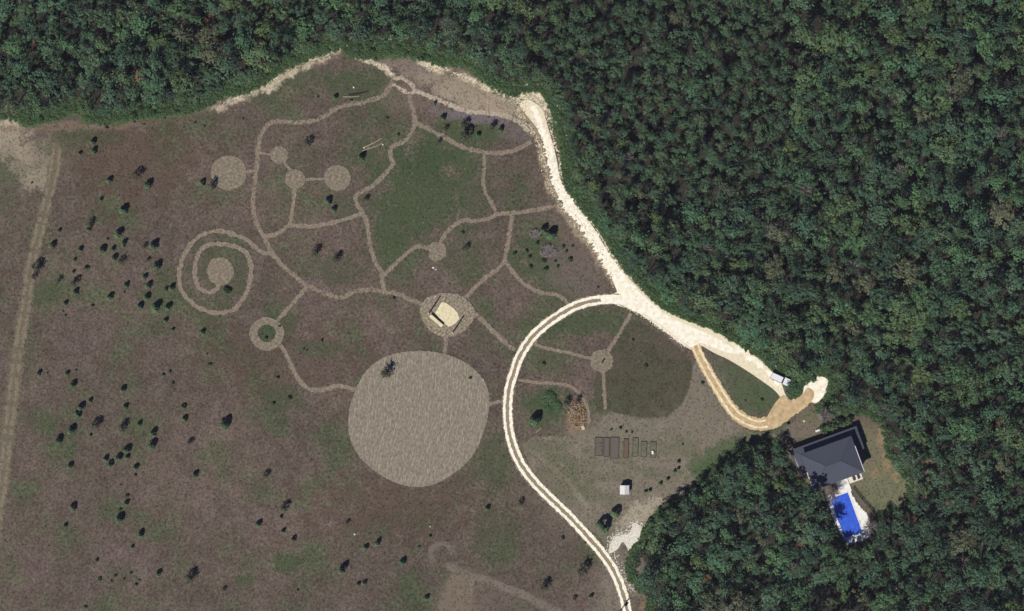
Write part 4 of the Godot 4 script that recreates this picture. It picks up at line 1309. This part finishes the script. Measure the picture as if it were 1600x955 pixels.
func make_crown(sd: int, rad: float, hgt: float, kind: int) -> ArrayMesh:
	# kind 0 broadleaf: leaf clumps on a dome. kind 1 pine: clumps along radiating boughs
	var rng := RandomNumberGenerator.new()
	rng.seed = sd
	var mb := MB.new()
	var base := hgt - rad * 1.55
	var cen := Vector3(0, hgt - rad * 0.8, 0)
	if kind == 0:
		var n := rng.randi_range(20, 27)
		var ph := rng.randf() * TAU
		var ecc := rng.randf_range(0.12, 0.3)
		for i in n:
			var q := sqrt((i + 0.5) / n) * 0.86
			var a := i * 2.39996 + rng.randf_range(-0.5, 0.5)
			q *= 1.0 + ecc * sin(2.0 * a + ph) + rng.randf_range(-0.1, 0.14)
			var lc := cen + Vector3(cos(a) * q, 0.62 * (1.0 - q * q) + rng.randf_range(-0.3, 0.2), sin(a) * q) * rad
			var lr := rad * rng.randf_range(0.17, 0.36)
			var hue := rng.randf_range(0.78, 1.22)
			var wm := rng.randf_range(-0.12, 0.12)
			for j in 38:
				var o := rdir(rng)
				if o.y < -0.3: o.y = -o.y
				var p := lc + o * lr * pow(rng.randf(), 0.3) * Vector3(1, 0.8, 1)
				var k := hue * rng.randf_range(0.7, 1.3)
				var out := (o + (p - cen).normalized() * 0.6).normalized()
				mb.leaf(p, (out + rdir(rng) * 0.9).normalized(), out, rng.randf_range(0.14, 0.32), rng.randf() * TAU, Color(0.085 * k * (1.0 + wm), 0.142 * k, 0.083 * k * (1.0 - wm)))
	else:
		var tiers := 6
		for w in tiers:
			var t := float(w) / (tiers - 1)
			var y: float = lerp(base + rad * 0.2, hgt - 0.3, t)
			var br: float = rad * lerp(1.0, 0.22, pow(t, 1.3))
			var n: int = 8 - w
			for i in n:
				var a := TAU * (i + rng.randf_range(-0.25, 0.25)) / n + w * 0.7
				var ln := br * rng.randf_range(0.7, 1.1)
				var hue := rng.randf_range(0.75, 1.25)
				for j in 22:
					var f := pow(rng.randf(), 0.6)
					var p := Vector3(cos(a) * ln * f, y + 0.35 * f * rad * 0.3, sin(a) * ln * f) + rdir(rng) * rad * 0.15 * (0.5 + f)
					var out := (Vector3(cos(a), 1.2, sin(a))).normalized()
					var k := hue * rng.randf_range(0.7, 1.3)
					mb.leaf(p, (rdir(rng) + out * 0.7).normalized(), out, rng.randf_range(0.14, 0.34), rng.randf() * TAU, Color(0.078 * k, 0.133 * k, 0.081 * k))
	return mb.mesh(true)

func build_shrubs():
	var gm := vmat(0.85, 0.25)
	var trunk_m := mat(lin(0.09, 0.07, 0.055), 0.95)
	var dense := []
	var sparse := []
	var low := []
	var stem := make_trunk(900, 0.8, 0.06, 0.3, 4)
	for k in 5:
		dense.append(make_bush(600 + k, 1.0, 2.1, 420, Color(0.1, 0.165, 0.086), 0.2, 0.45))
		low.append(make_bush(640 + k, 1.0, 1.0, 260, Color(0.082, 0.13, 0.064), 0.22, 0.0))
	var spread := [make_bush(655, 1.0, 1.0, 1100, Color(0.07, 0.115, 0.055), 0.1, 0.0), make_bush(656, 1.0, 1.0, 1100, Color(0.075, 0.112, 0.056), 0.1, 0.0)]
	for k in 3:
		sparse.append(make_bush(660 + k, 1.0, 2.6, 150, Color(0.07, 0.085, 0.055), 0.17, 0.3))
	var bare_tw := []
	for k in 3: bare_tw.append(make_twigs(680 + k, 1.0, 2.6, 26, Color(0.13, 0.11, 0.10), 0.03))
	# centre of each dark shape with its shadow, half width in pixels, kind: 0 dense, 1 sparse sapling, 2 low bush
	var L := [147, 219, 6, 0, 148, 233, 6, 0, 126, 238, 4, 0, 172, 279, 6, 0, 219, 268, 9, 1, 233, 285, 8, 0, 159, 310, 4, 0, 195, 324, 8, 0, 318, 283, 6, 0, 335, 285, 8, 1, 167, 199, 3, 2, 50, 285, 2, 2, 210, 190, 2, 2, 225, 194, 2, 2, 258, 184, 2, 2, 305, 191, 2.5, 2, 319, 197, 2.5, 2, 380, 185, 2, 2,
		484, 219, 8, 1, 515, 311, 7, 0, 574, 308, 5, 1, 567, 243, 7.5, 0, 681, 160, 4, 0, 694, 182, 6, 0, 728, 190, 8, 1, 732, 205, 11, 1, 772, 193, 7, 1, 783, 200, 6, 0, 748, 209, 5, 0, 698, 198, 5, 1, 688, 219, 4.5, 1, 525, 150, 5, 0, 549, 156, 2.5, 2, 497, 151, 2.5, 2, 605, 184, 3, 2, 623, 210, 3, 2,
		144, 346, 7, 1, 140, 356, 5, 0, 94, 359, 4, 0, 85, 381, 6.5, 0, 127, 388, 5, 0, 118, 405, 3.5, 0, 116, 424, 3.5, 0, 136, 418, 4.5, 2, 62, 412, 10, 1, 56, 428, 6, 1, 94, 435, 5.5, 1, 121, 437, 7.5, 1, 120, 454, 6, 0, 104, 472, 4.5, 0, 102, 492, 2.5, 2, 99, 486, 2, 2, 145, 477, 3, 2, 162, 388, 7, 0, 189, 362, 8, 0, 196, 378, 6.5, 0, 178, 387, 5, 0, 181, 401, 6, 0, 193, 404, 6.5, 1, 168, 373, 2.5, 2, 173, 461, 6.5, 0, 199, 443, 5.5, 0, 194, 456, 2.5, 2, 228, 382, 5, 1, 243, 380, 8.5, 0, 233, 404, 4, 1, 248, 412, 8, 0, 228, 431, 5, 0, 235, 444, 6.5, 0, 231, 462, 6.5, 0, 221, 476, 6.5, 0, 248, 476, 9, 0, 265, 477, 7, 0, 261, 451, 4.5, 0, 270, 447, 6, 0, 260, 499, 4.5, 0, 271, 514, 3.5, 0, 318, 517, 5, 0, 328, 569, 3.5, 2, 324, 553, 2, 2, 256, 585, 3, 2, 266, 581, 3, 2, 270, 598, 3, 2, 62, 581, 5, 0, 74, 582, 2, 2, 106, 582, 4.5, 0, 119, 578, 2.5, 2, 116, 598, 6.5, 0, 194, 606, 6, 0, 198, 633, 5, 0, 288, 634, 5, 0, 142, 624, 4.5, 0, 129, 633, 7, 0,
		124, 643, 7, 0, 154, 658, 9, 1, 142, 679, 3, 0, 114, 668, 7.5, 0, 93, 685, 7.5, 0, 111, 725, 5.5, 0, 196, 662, 8.5, 1, 219, 660, 5, 0, 241, 673, 7, 0, 241, 692, 8, 0, 290, 652, 5.5, 0, 355, 657, 10, 0, 299, 688, 5.5, 1, 307, 739, 6, 0, 167, 714, 5.5, 0, 174, 723, 6, 0, 188, 712, 7, 0, 201, 700, 7.5, 0, 200, 712, 4.5, 0, 214, 728, 5.5, 0, 211, 742, 3, 2, 189, 757, 2, 2, 116, 789, 6.5, 0, 103, 820, 4, 0, 199, 784, 5, 0, 188, 796, 3, 2, 199, 774, 3.5, 2, 189, 807, 8, 0, 221, 832, 6.5, 0, 207, 853, 3.5, 0, 152, 874, 3.5, 0, 156, 904, 3.5, 2, 181, 899, 3, 2, 249, 893, 5.5, 0, 303, 896, 10, 1, 134, 948, 3, 2, 352, 918, 4, 1, 213, 913, 3, 2, 174, 908, 2, 2, 194, 905, 2.5, 2, 205, 895, 2.5, 2, 218, 906, 2, 2,
		418, 739, 6, 1, 447, 788, 8, 1, 440, 806, 3.5, 0, 406, 816, 6, 0, 443, 828, 4.5, 0, 460, 840, 5, 0, 539, 885, 7.5, 0, 573, 853, 5, 0, 591, 845, 6.5, 0, 631, 875, 6.5, 0, 561, 911, 4, 0, 571, 909, 4.5, 0, 673, 837, 3, 0, 668, 932, 5, 0, 763, 792, 5, 0, 465, 922, 2.5, 2, 655, 854, 2.5, 2, 544, 814, 4, 1,
		523, 325, 5.5, 0, 497, 388, 8, 1, 530, 399, 8, 1, 416, 528, 3.5, 2, 504, 532, 3.5, 2, 475, 546, 2.5, 2, 480, 548, 2.5, 2, 434, 589, 3.5, 2, 427, 630, 4, 2, 453, 621, 4, 2, 609, 576, 11, 1, 616, 466, 3, 2, 730, 384, 6, 1, 723, 363, 3, 2, 735, 590, 3, 2, 355, 453, 6.5, 2, 437, 509, 2.5, 2,
		851, 356, 8, 0, 863, 361, 10, 0, 805, 397, 4.5, 2, 895, 384, 3, 2, 934, 449, 2.5, 2, 850, 568, 3.5, 2, 1009, 571, 3.5, 2, 989, 531, 2.5, 2, 1098, 598, 3, 2, 1191, 624, 3.5, 2, 1165, 626, 2, 2, 824, 392, 4, 2, 828, 402, 4, 2, 829, 416, 4, 2, 850, 407, 5, 2, 853, 420, 4.5, 2, 891, 405, 5, 2, 886, 393, 3.5, 2, 832, 368, 3, 2, 845, 367, 3, 2, 859, 383, 3, 2, 840, 380, 4, 2, 880, 385, 4, 2, 868, 408, 3, 2, 872, 416, 3, 2,
		838, 650, 11, 0, 964, 796, 9, 0, 946, 817, 13, 0, 915, 883, 11, 1, 855, 910, 9, 1, 925, 930, 4.5, 0, 815, 782, 6, 1, 879, 840, 3.5, 2, 899, 933, 4, 1, 888, 625, 7, 1, 905, 622, 6, 1, 858, 622, 14, 4, 870, 634, 10, 4, 856, 640, 9, 4,
		1061, 720, 3, 3, 1055, 735, 3, 3, 1061, 731, 3, 3, 1044, 747, 3.2, 3, 1033, 754, 3.2, 3, 1010, 767, 3, 3, 1016, 765, 3.2, 3, 970, 668, 2.8, 3, 979, 674, 2.2, 3, 988, 675, 2.0, 3, 956, 671, 2, 3, 1067, 694, 1.8, 3, 1232, 661, 3, 3,
		1287, 669, 8, 2, 1294, 662, 9.5, 2, 1304, 663, 8.5, 2, 1312, 659, 9.5, 2, 1320, 659, 8, 2, 1328, 654, 8, 2]
	var rng := RandomNumberGenerator.new()
	rng.seed = 9
	var special := {"609,576": "large open-branched shrub standing on the great round plot", "355,453": "round bush beside the spiral's inner disc", "416,528": "small bush in the green centre of the ring plot", "62,412": "tall thin sapling on the pale spot of the dirt lane", "56,428": "smaller thin sapling at the foot of the lane's tall one", "335,285": "open shrub at the rim of the largest western disc", "318,283": "dense shrub just outside the largest western disc", "567,243": "dark dense bush below the pale logs", "525,150": "dark bush at the end of the long dark log", "838,650": "dark dense tree-like bush beside the green thicket inside the loop road", "964,796": "smaller of two round bushes between the shed and the white sand", "946,817": "larger of two round bushes between the shed and the white sand", "515,311": "tall narrow shrub below the eastern disc of the trio", "851,356": "smaller of two tall dark shrubs behind the dead brush", "863,361": "larger of two tall dark shrubs behind the dead brush", "763,792": "lone shrub between the great round plot and the loop road", "1232,661": "small black shrub at the edge of the orange sand track", "616,466": "tiny bush beside the long path just before the round pad", "539,885": "tall narrow conical shrub in the southern field", "858,622": "bright green thicket bush beside the brush pile"}
	var shl := 1.0 / tan(deg_to_rad(SUN_EL))
	for i in range(0, L.size(), 4):
		var x: float = L[i]
		var y: float = L[i + 1]
		var r: float = L[i + 2]
		var kind: int = L[i + 3]
		var rad := r * S * 0.98
		var hgt := rad * 2.5
		if kind == 1: hgt = rad * 2.7
		if kind == 2: hgt = rad * 1.5
		if kind == 3: rad *= 1.2
		if kind == 3: hgt = rad * 2.2
		if kind == 4: hgt = rad * 0.4
		if Vector2(x, y) == Vector2(539, 885): hgt *= 1.4
		# the dark shape is crown plus shadow: the plant's foot lies back along the shadow
		var back := hgt * shl * 0.42 / S
		if kind == 2: back *= 0.7
		if kind == 4: back = 0.0
		var at := P(x - SHX * back, y - SHZ * back)
		var key := "%d,%d" % [int(x), int(y)]
		var called: String = ["shrub", "sapling", "bush", "black_shrub", "spreading_bush"][kind]
		var label: String = ["dense dark green conical shrub on the open brown field", "thin open-branched sapling on the open brown field", "low rounded green bush on the open field", "small black-green shrub planted round the garden", "smaller low spreading green bush beside the brush pile"][kind]
		var grp: String = ["dense shrubs in the field", "saplings in the field", "low bushes in the field", "small shrubs round the garden", "spreading bushes by the brush pile"][kind]
		if kind < 3 and r < 3.6:
			label = "tiny dark bush on the open brown field"
			grp = "tiny bushes in the field"
			called = "bush"
		elif kind == 0 and r >= 7.0:
			label = "large dense dark green shrub on the open brown field"
			grp = "large dense shrubs in the field"
		if x > 1280 and y > 640 and y < 680:
			label = "round foundation shrub in the row along the porch"
			grp = "foundation shrubs"
		elif x > 815 and x < 900 and y > 360 and y < 425 and kind == 2:
			label = "low green bush in the dead-brush thicket east of the fork"
			grp = "bushes round the dead brush"
		elif x > 670 and x < 800 and y > 155 and y < 225:
			label = "dark shrub inside the eye-shaped plot below the woods"
			grp = "shrubs of the eye-shaped plot"
		elif kind < 3 and x < 830:
			var marks := [["near the spiral path", 340, 425, 75], ["beside the dirt lane", 70, 470, 75], ["between the dirt lane and the spiral path", 205, 420, 120], ["near the linked mown discs", 450, 260, 110], ["near the ring plot", 430, 560, 75], ["near the great round plot", 655, 700, 150], ["at the far sandy corner of the field", 120, 220, 110], ["on the path-crossed part of the field", 600, 330, 190], ["in the scattered rows of shrubs south of the spiral", 200, 680, 130], ["in the open field beyond the scattered rows", 220, 880, 160], ["in the open field below the great round plot", 540, 870, 170]]
			var bd := INF
			var best := ""
			for q in marks:
				var dd: float = Vector2(x - q[1], y - q[2]).length() / q[3]
				if dd < bd:
					bd = dd
					best = q[0]
			label = label.split(" on the open")[0] + " " + best
			grp = grp + " " + best
		if special.has(key):
			label = special[key]
			grp = ""
		var o := thing(called, at, label, "shrub", grp, rng.randf() * TAU)
		var set: Array = [dense, sparse, low, dense, spread][kind]
		var mm: ArrayMesh = set[rng.randi() % set.size()]
		var nat: float = [2.1, 2.6, 1.0, 2.1, 1.0][kind]
		var fo := part(o, "foliage", mm, gm)
		fo.scale = Vector3(rad, hgt / nat, rad)
		var s := part(o, "stem", stem, trunk_m)
		s.scale = Vector3(rad, hgt * 0.8, rad)
		if kind == 1:
			var tw := part(o, "twigs", bare_tw[rng.randi() % 3], vmat(0.95))
			tw.scale = Vector3(rad, hgt / 2.6, rad)
	# grey-pink dead brush
	for e in [[857, 394, 13, "larger heap of grey-pink dead brush amid low green bushes"], [836, 366, 8, "smaller heap of grey-pink dead brush near the upper fork"]]:
		var d := thing("dead_brush", P(e[0], e[1]), e[3], "brush")
		for k in 5:
			var a := TAU * k / 5 + 0.3
			var tw := part(d, "stems", make_twigs(720 + k, e[2] * S * 0.6, 0.9, 46, Color(0.30, 0.255, 0.245), 0.045), vmat(0.95), Vector3(cos(a), 0, sin(a)) * e[2] * S * 0.5)
			tw.rotation.y = a

func build_forest():
	var rng := RandomNumberGenerator.new()
	rng.seed = 4242
	var vm := vmat(0.8, 0.3)
	var bark := mat(lin(0.10, 0.08, 0.065), 0.95)
	var crowns := [[], []]
	var trunks := []
	for k in 14: crowns[0].append(make_crown(300 + k, 2.7, 9.0, 0))
	for k in 7: crowns[1].append(make_crown(340 + k, 2.5, 11.0, 1))
	for k in 3: trunks.append(make_trunk(360 + k, 8.2, 0.2, 1.6, 6))
	# tints of whole trees: multiply the leaf colours
	var tints := [Color(1, 1, 1), Color(0.9, 0.92, 0.94), Color(1.08, 1.05, 0.95), Color(0.94, 1.0, 0.98), Color(1.03, 1.08, 0.98), Color(0.84, 0.86, 0.88), Color(1.12, 1.05, 0.9), Color(1.16, 0.98, 0.98)]
	var tmats := []
	for c in tints:
		var m := vmat(0.8, 0.3)
		m.albedo_color = Color(c.r, c.g, c.b)   # kept linear below one by the leaf colours
		tmats.append(m)
	# dart throwing: large crowns first
	var cellw := 24.0
	var grid := {}
	var trees := []
	var gaps := FastNoiseLite.new()
	gaps.seed = 8
	gaps.frequency = 0.012
	var hand := [[1284, 832, 15, 0, 9.0], [1304, 868, 16, 0, 9.5], [1268, 812, 14, 0, 9.0], [1190, 706, 17, 0, 10.0], [1236, 602, 11, 0, 8.0], [1376, 826, 15, 0, 9.0], [1352, 862, 14, 0, 9.0]]
	for pass_i in 4:
		var rmin: float = [17.0, 13.0, 9.5, 6.5][pass_i]
		var rmax: float = [26.0, 17.0, 13.0, 9.5][pass_i]
		for k in [4500, 12000, 16000, 12000][pass_i]:
			var x := rng.randf_range(-60, 1660)
			var y := rng.randf_range(-60, 1015)
			var r := rng.randf_range(rmin, rmax)
			if pass_i == 0 and rng.randf() < 0.35: continue
			if pass_i < 2 and x > 820 and x < 1230 and y < 330 and rng.randf() < 0.985: continue
			if pass_i == 0 and k < hand.size():
				x = hand[k][0]
				y = hand[k][1]
				r = hand[k][2]
			else:
				if at_map(wood, x, y) == 0: continue
				# stay back from the edge by part of the crown
				var ok := true
				var q := r * 0.75
				if y < 620.0: q = r * 0.85 + 5.0
				for s in [Vector2(q, 0), Vector2(-q, 0), Vector2(0, q), Vector2(0, -q)]:
					if at_map(wood, clamp(x + s.x, GX0 + 2, 1850.0), clamp(y + s.y, GY0 + 2, 1180.0)) == 0:
						ok = false
						break
				if not ok: continue
				if gaps.get_noise_2d(x, y) > 0.42 and pass_i < 3: continue
			var cx := int(floor(x / cellw))
			var cy := int(floor(y / cellw))
			var free := true
			for dx in range(-2, 3):
				for dy in range(-2, 3):
					var c := Vector2i(cx + dx, cy + dy)
					if grid.has(c):
						for t in grid[c]:
							if Vector2(t[0] - x, t[1] - y).length() < (t[2] + r) * 0.68:
								free = false
								break
					if not free: break
				if not free: break
			if not free: continue
			var t := [x, y, r]
			var key := Vector2i(cx, cy)
			if not grid.has(key): grid[key] = []
			grid[key].append(t)
			trees.append(t)
	# kind and tint
	var left := {0: [], 1: []}
	var n_ind := [0, 0]
	for t in trees:
		var x: float = t[0]
		var y: float = t[1]
		var r: float = t[2]
		var kind := 1 if rng.randf() < 0.3 else 0
		var ti := rng.randi() % 6
		var u := rng.randf()
		if u < 0.05: ti = 6
		elif u < 0.085: ti = 7
		var var_i := rng.randi() % (crowns[kind] as Array).size()
		var rad := r * S
		var sc: float = rad / (2.7 if kind == 0 else 2.5)
		var sy: float = clamp(0.55 + 0.45 * sc, 0.5, 1.25) * rng.randf_range(0.8, 1.15) * clamp(1.0 + 0.95 * gaps.get_noise_2d(x * 2.2 + 900.0, y * 2.2), 0.55, 1.45)
		if y > 760 and y < 870 and x > 1270 and x < 1400: sy = min(sy, 0.95)
		var rot := rng.randf() * TAU
		var st := rng.randf_range(0.82, 1.22)
		var inside := x > -20 and x < 1620 and y > -20 and y < 975
		if inside and r > 9.4 and n_ind[kind] < 300:
			n_ind[kind] += 1
			var label: String = ["rounded broadleaf tree with dense green crown in the woods", "pine tree with feathery blue-green boughs in the woods"][kind]
			var grp: String = ["broadleaf trees of the woods", "pines of the woods"][kind]
			if ti == 6:
				label = ["yellowish-green broadleaf tree among darker trees of the woods", "yellowish-green pine among darker trees of the woods"][kind]
				grp = ["yellowish broadleaf trees", "yellowish pines"][kind]
			elif ti == 7:
				label = ["reddish-brown tinged broadleaf tree among the green woods", "reddish-brown tinged pine among the green woods"][kind]
				grp = ["reddish broadleaf trees", "reddish pines"][kind]
			else:
				var near := false
				for q in 8:
					var e := Vector2(x, y) + Vector2(cos(q * PI / 4), sin(q * PI / 4)) * (r + 9.0)
					if at_map(wood, clamp(e.x, GX0 + 2, 1850.0), clamp(e.y, GY0 + 2, 1180.0)) == 0: near = true
				var where := "deep in the woods"
				if near:
					if x > 1200 and y > 630: where = "at the rim of the house and pool clearing"
					elif x > 800 and y < 660: where = "at the wood's edge along the bright sand road"
					elif x > 900: where = "at the wood's edge facing the garden"
					else: where = "at the wood's edge along the field of mown paths"
				var big := "large" if r > 17.0 else ("medium-sized" if r > 13.0 else "small")
				label = big + " " + ["rounded broadleaf tree", "feathery pine tree"][kind] + " " + where
				grp = big + " " + ["broadleaf trees", "pines"][kind] + " " + where
			var o := thing(["broadleaf_tree", "pine_tree"][kind], P(x, y), label, "tree", grp, rot)
			var c := part(o, "crown", crowns[kind][var_i], tmats[ti])
			c.scale = Vector3(sc * st, sy, sc / st)
			var tk := part(o, "trunk", trunks[var_i % 3], bark)
			tk.scale = Vector3(sc, sy * (1.0 if kind == 0 else 1.22), sc)
		else:
			left[kind].append([P(x, y), rot, sc, sy, tints[ti], var_i, st])
	print("trees ", trees.size(), " individuals ", n_ind)
	var rest := Node3D.new()
	rest.name = "woodland"
	add_child(rest)
	tag(rest, "mass of smaller trees filling the dense green woods", "woods", "", "stuff")
	for kind in 2:
		for vi in (crowns[kind] as Array).size():
			var xf := []
			for e in left[kind]:
				if e[5] == vi: xf.append(e)
			if xf.is_empty(): continue
			multi(rest, ["broadleaf_trees", "pine_trees"][kind], crowns[kind][vi], vm, xf)
	var allx := []
	for kind in 2:
		for e in left[kind]: allx.append([e[0], e[1], e[2], e[3] * (1.0 if kind == 0 else 1.22), Color.WHITE])
	multi(rest, "trunks", trunks[0], bark, allx)
	# bare grey trees here and there
	var bt := make_twigs(370, 2.6, 8.5, 60, Color(0.26, 0.23, 0.22), 0.07)
	for e in [[1322, 2], [1335, 222], [1468, 435], [1248, 540], [1288, 650], [1358, 822], [1200, 362], [1300, 772], [1240, 890], [1452, 68], [1210, 520], [1555, 330], [1405, 270], [1100, 390], [1520, 560], [1430, 690], [1180, 800], [1500, 880], [1395, 920], [1130, 300], [1560, 205], [1260, 300], [980, 250], [700, 40], [160, 110], [1330, 420], [1480, 150], [1100, 850]]:
		var o := thing("bare_tree", P(e[0], e[1]), "leafless grey-branched tree standing among the green woods", "tree", "leafless trees of the woods", rng.randf() * TAU)
		if e[1] == 822: o.set_meta("label", "leafless grey tree leaning over the pool deck's far corner")
		if e[1] == 822: o.remove_meta("group")
		var b := part(o, "branches", bt, vmat(0.95))
		b.scale = Vector3(0.8, 0.85, 0.8)
		var tk := part(o, "trunk", trunks[1], mat(lin(0.2, 0.18, 0.17), 0.95))
		tk.scale = Vector3(0.8, 0.8, 0.8)
	# undergrowth: low bushes under the trees and in the light along the edge
	var ub := []
	for k in 4: ub.append(make_bush(400 + k, 0.9, 0.9, 80, Color(0.07, 0.125, 0.062), 0.26))
	var lists := [[], [], [], []]
	for k in 5200:
		var x := rng.randf_range(-20, 1620)
		var y := rng.randf_range(-20, 975)
		if at_map(wood, x, y) == 0: continue
		if gaps.get_noise_2d(x, y) > 0.42 and rng.randf() < 0.75: continue
		var s := rng.randf_range(0.5, 1.3)
		var kk := rng.randf_range(0.7, 1.15)
		lists[rng.randi() % 4].append([P(x, y), rng.randf() * TAU, s, s, Color(kk * rng.randf_range(0.9, 1.15), kk, kk * 0.95)])
	var edge := smooth_line(v2(FOREST), 1.0, true)
	for k in 42000:
		var p := edge[rng.randi() % edge.size()]
		if p.x < -20 or p.x > 1620 or p.y < -20 or p.y > 975: continue
		var a := rng.randf() * TAU
		var q := p + Vector2(cos(a), sin(a)) * (19.0 if p.y < 620.0 else 11.0) * rng.randf()
		if at_map(bare, q.x, q.y) == 1 and rng.randf() < 0.95: continue
		if at_map(wood, q.x, q.y) == 0 and (q - p).length() > 3.0 + rng.randf() * 4.0: continue
		if q.x > 1230 and q.x < 1420 and q.y > 640 and q.y < 860 and rng.randf() < 0.7: continue
		var s := rng.randf_range(0.3, 0.7)
		var kk := rng.randf_range(0.95, 1.35)
		lists[rng.randi() % 4].append([P(q.x, q.y), rng.randf() * TAU, s, s * 0.8, Color(kk * rng.randf_range(0.95, 1.2), kk, kk * 0.9)])
	var ug := Node3D.new()
	ug.name = "undergrowth"
	add_child(ug)
	tag(ug, "low green undergrowth beneath the trees and along the woods' edge", "undergrowth", "", "stuff")
	for k in 4: multi(ug, "low_growth", ub[k], vm, lists[k])

func multi(parent: Node, called: String, mesh: Mesh, m: Material, xf: Array) -> MultiMeshInstance3D:
	# xf: [place, turn, scale across, scale up, tint]
	var mm := MultiMesh.new()
	mm.transform_format = MultiMesh.TRANSFORM_3D
	mm.use_colors = true
	mm.mesh = mesh
	mm.instance_count = xf.size()
	for i in xf.size():
		var e: Array = xf[i]
		mm.set_instance_transform(i, Transform3D(Basis(Vector3.UP, e[1]).scaled_local(Vector3(e[2] * (e[6] if e.size() > 6 else 1.0), e[3], e[2] / (e[6] if e.size() > 6 else 1.0))), e[0]))
		mm.set_instance_color(i, e[4])
	var o := MultiMeshInstance3D.new()
	o.multimesh = mm
	o.material_override = m
	o.name = called
	o.set_meta("kind", "stuff")
	parent.add_child(o, true)
	return o

# ---------------------------------------------------------------- grass tufts
func build_tufts():
	var rng := RandomNumberGenerator.new()
	rng.seed = 31
	var mb := MB.new()
	for i in 9:
		var a := TAU * i / 9 + rng.randf_range(-0.3, 0.3)
		var d := Vector3(cos(a), 0, sin(a))
		var s := Vector3(-d.z, 0, d.x) * 0.05
		var tip := d * rng.randf_range(0.14, 0.3) + Vector3(0, rng.randf_range(0.14, 0.3), 0)
		var k := rng.randf_range(0.75, 1.25)
		mb.tri(d * 0.03 + s, d * 0.03 - s, tip, Vector3.UP, Color(k, k, k))
	var mesh := mb.mesh(true)
	var list := PackedFloat32Array()
	var n := 0
	for k in 230000:
		var x := rng.randf_range(-12, 1450)
		var y := rng.randf_range(60, 968)
		var ix := int((x - GX0) / GSTEP)
		var iy := int((y - GY0) / GSTEP)
		var i := iy * GW + ix
		if wood[i] == 1: continue
		if bare[i] == 1 and rng.randf() > 0.012: continue
		if bare[i] == 2 and rng.randf() > 0.5: continue
		if rng.randf() * 255.0 > n_mid[i] * 1.1 + 60.0: continue
		var f := rng.randf_range(0.75, 1.5)
		var c := Color8(gmap[i * 3], gmap[i * 3 + 1], gmap[i * 3 + 2]).srgb_to_linear()
		var u := rng.randf()
		if u < 0.12: c = c.lerp(Color(0.06, 0.085, 0.035), 0.6)
		elif u < 0.2: c = c.lerp(Color(0.26, 0.21, 0.15), 0.5)
		elif u < 0.27: c = c.lerp(Color(0.05, 0.038, 0.03), 0.4)
		if bare[i] == 2: f = rng.randf_range(0.45, 1.55)
		if bare[i] == 2: c = Color(0.24, 0.207, 0.162).lerp(c, 0.25 if u < 0.75 else 0.8)
		var s := rng.randf_range(0.45, 1.25)
		var a := rng.randf() * TAU
		var ca := cos(a) * s
		var sa := sin(a) * s
		var p := P(x, y)
		list.append_array(PackedFloat32Array([ca, 0, sa, p.x, 0, s * rng.randf_range(0.25, 0.6), 0, 0, -sa, 0, ca, p.z, c.r * f, c.g * f, c.b * f, 1.0]))
		n += 1
	var mm := MultiMesh.new()
	mm.transform_format = MultiMesh.TRANSFORM_3D
	mm.use_colors = true
	mm.mesh = mesh
	mm.instance_count = n
	mm.buffer = list
	var o := MultiMeshInstance3D.new()
	o.multimesh = mm
	o.material_override = vmat(0.95)
	o.name = "field_grass"
	add_child(o)
	tag(o, "short dry brown and green grass covering the field", "grass", "", "stuff")
	print("tufts ", n)
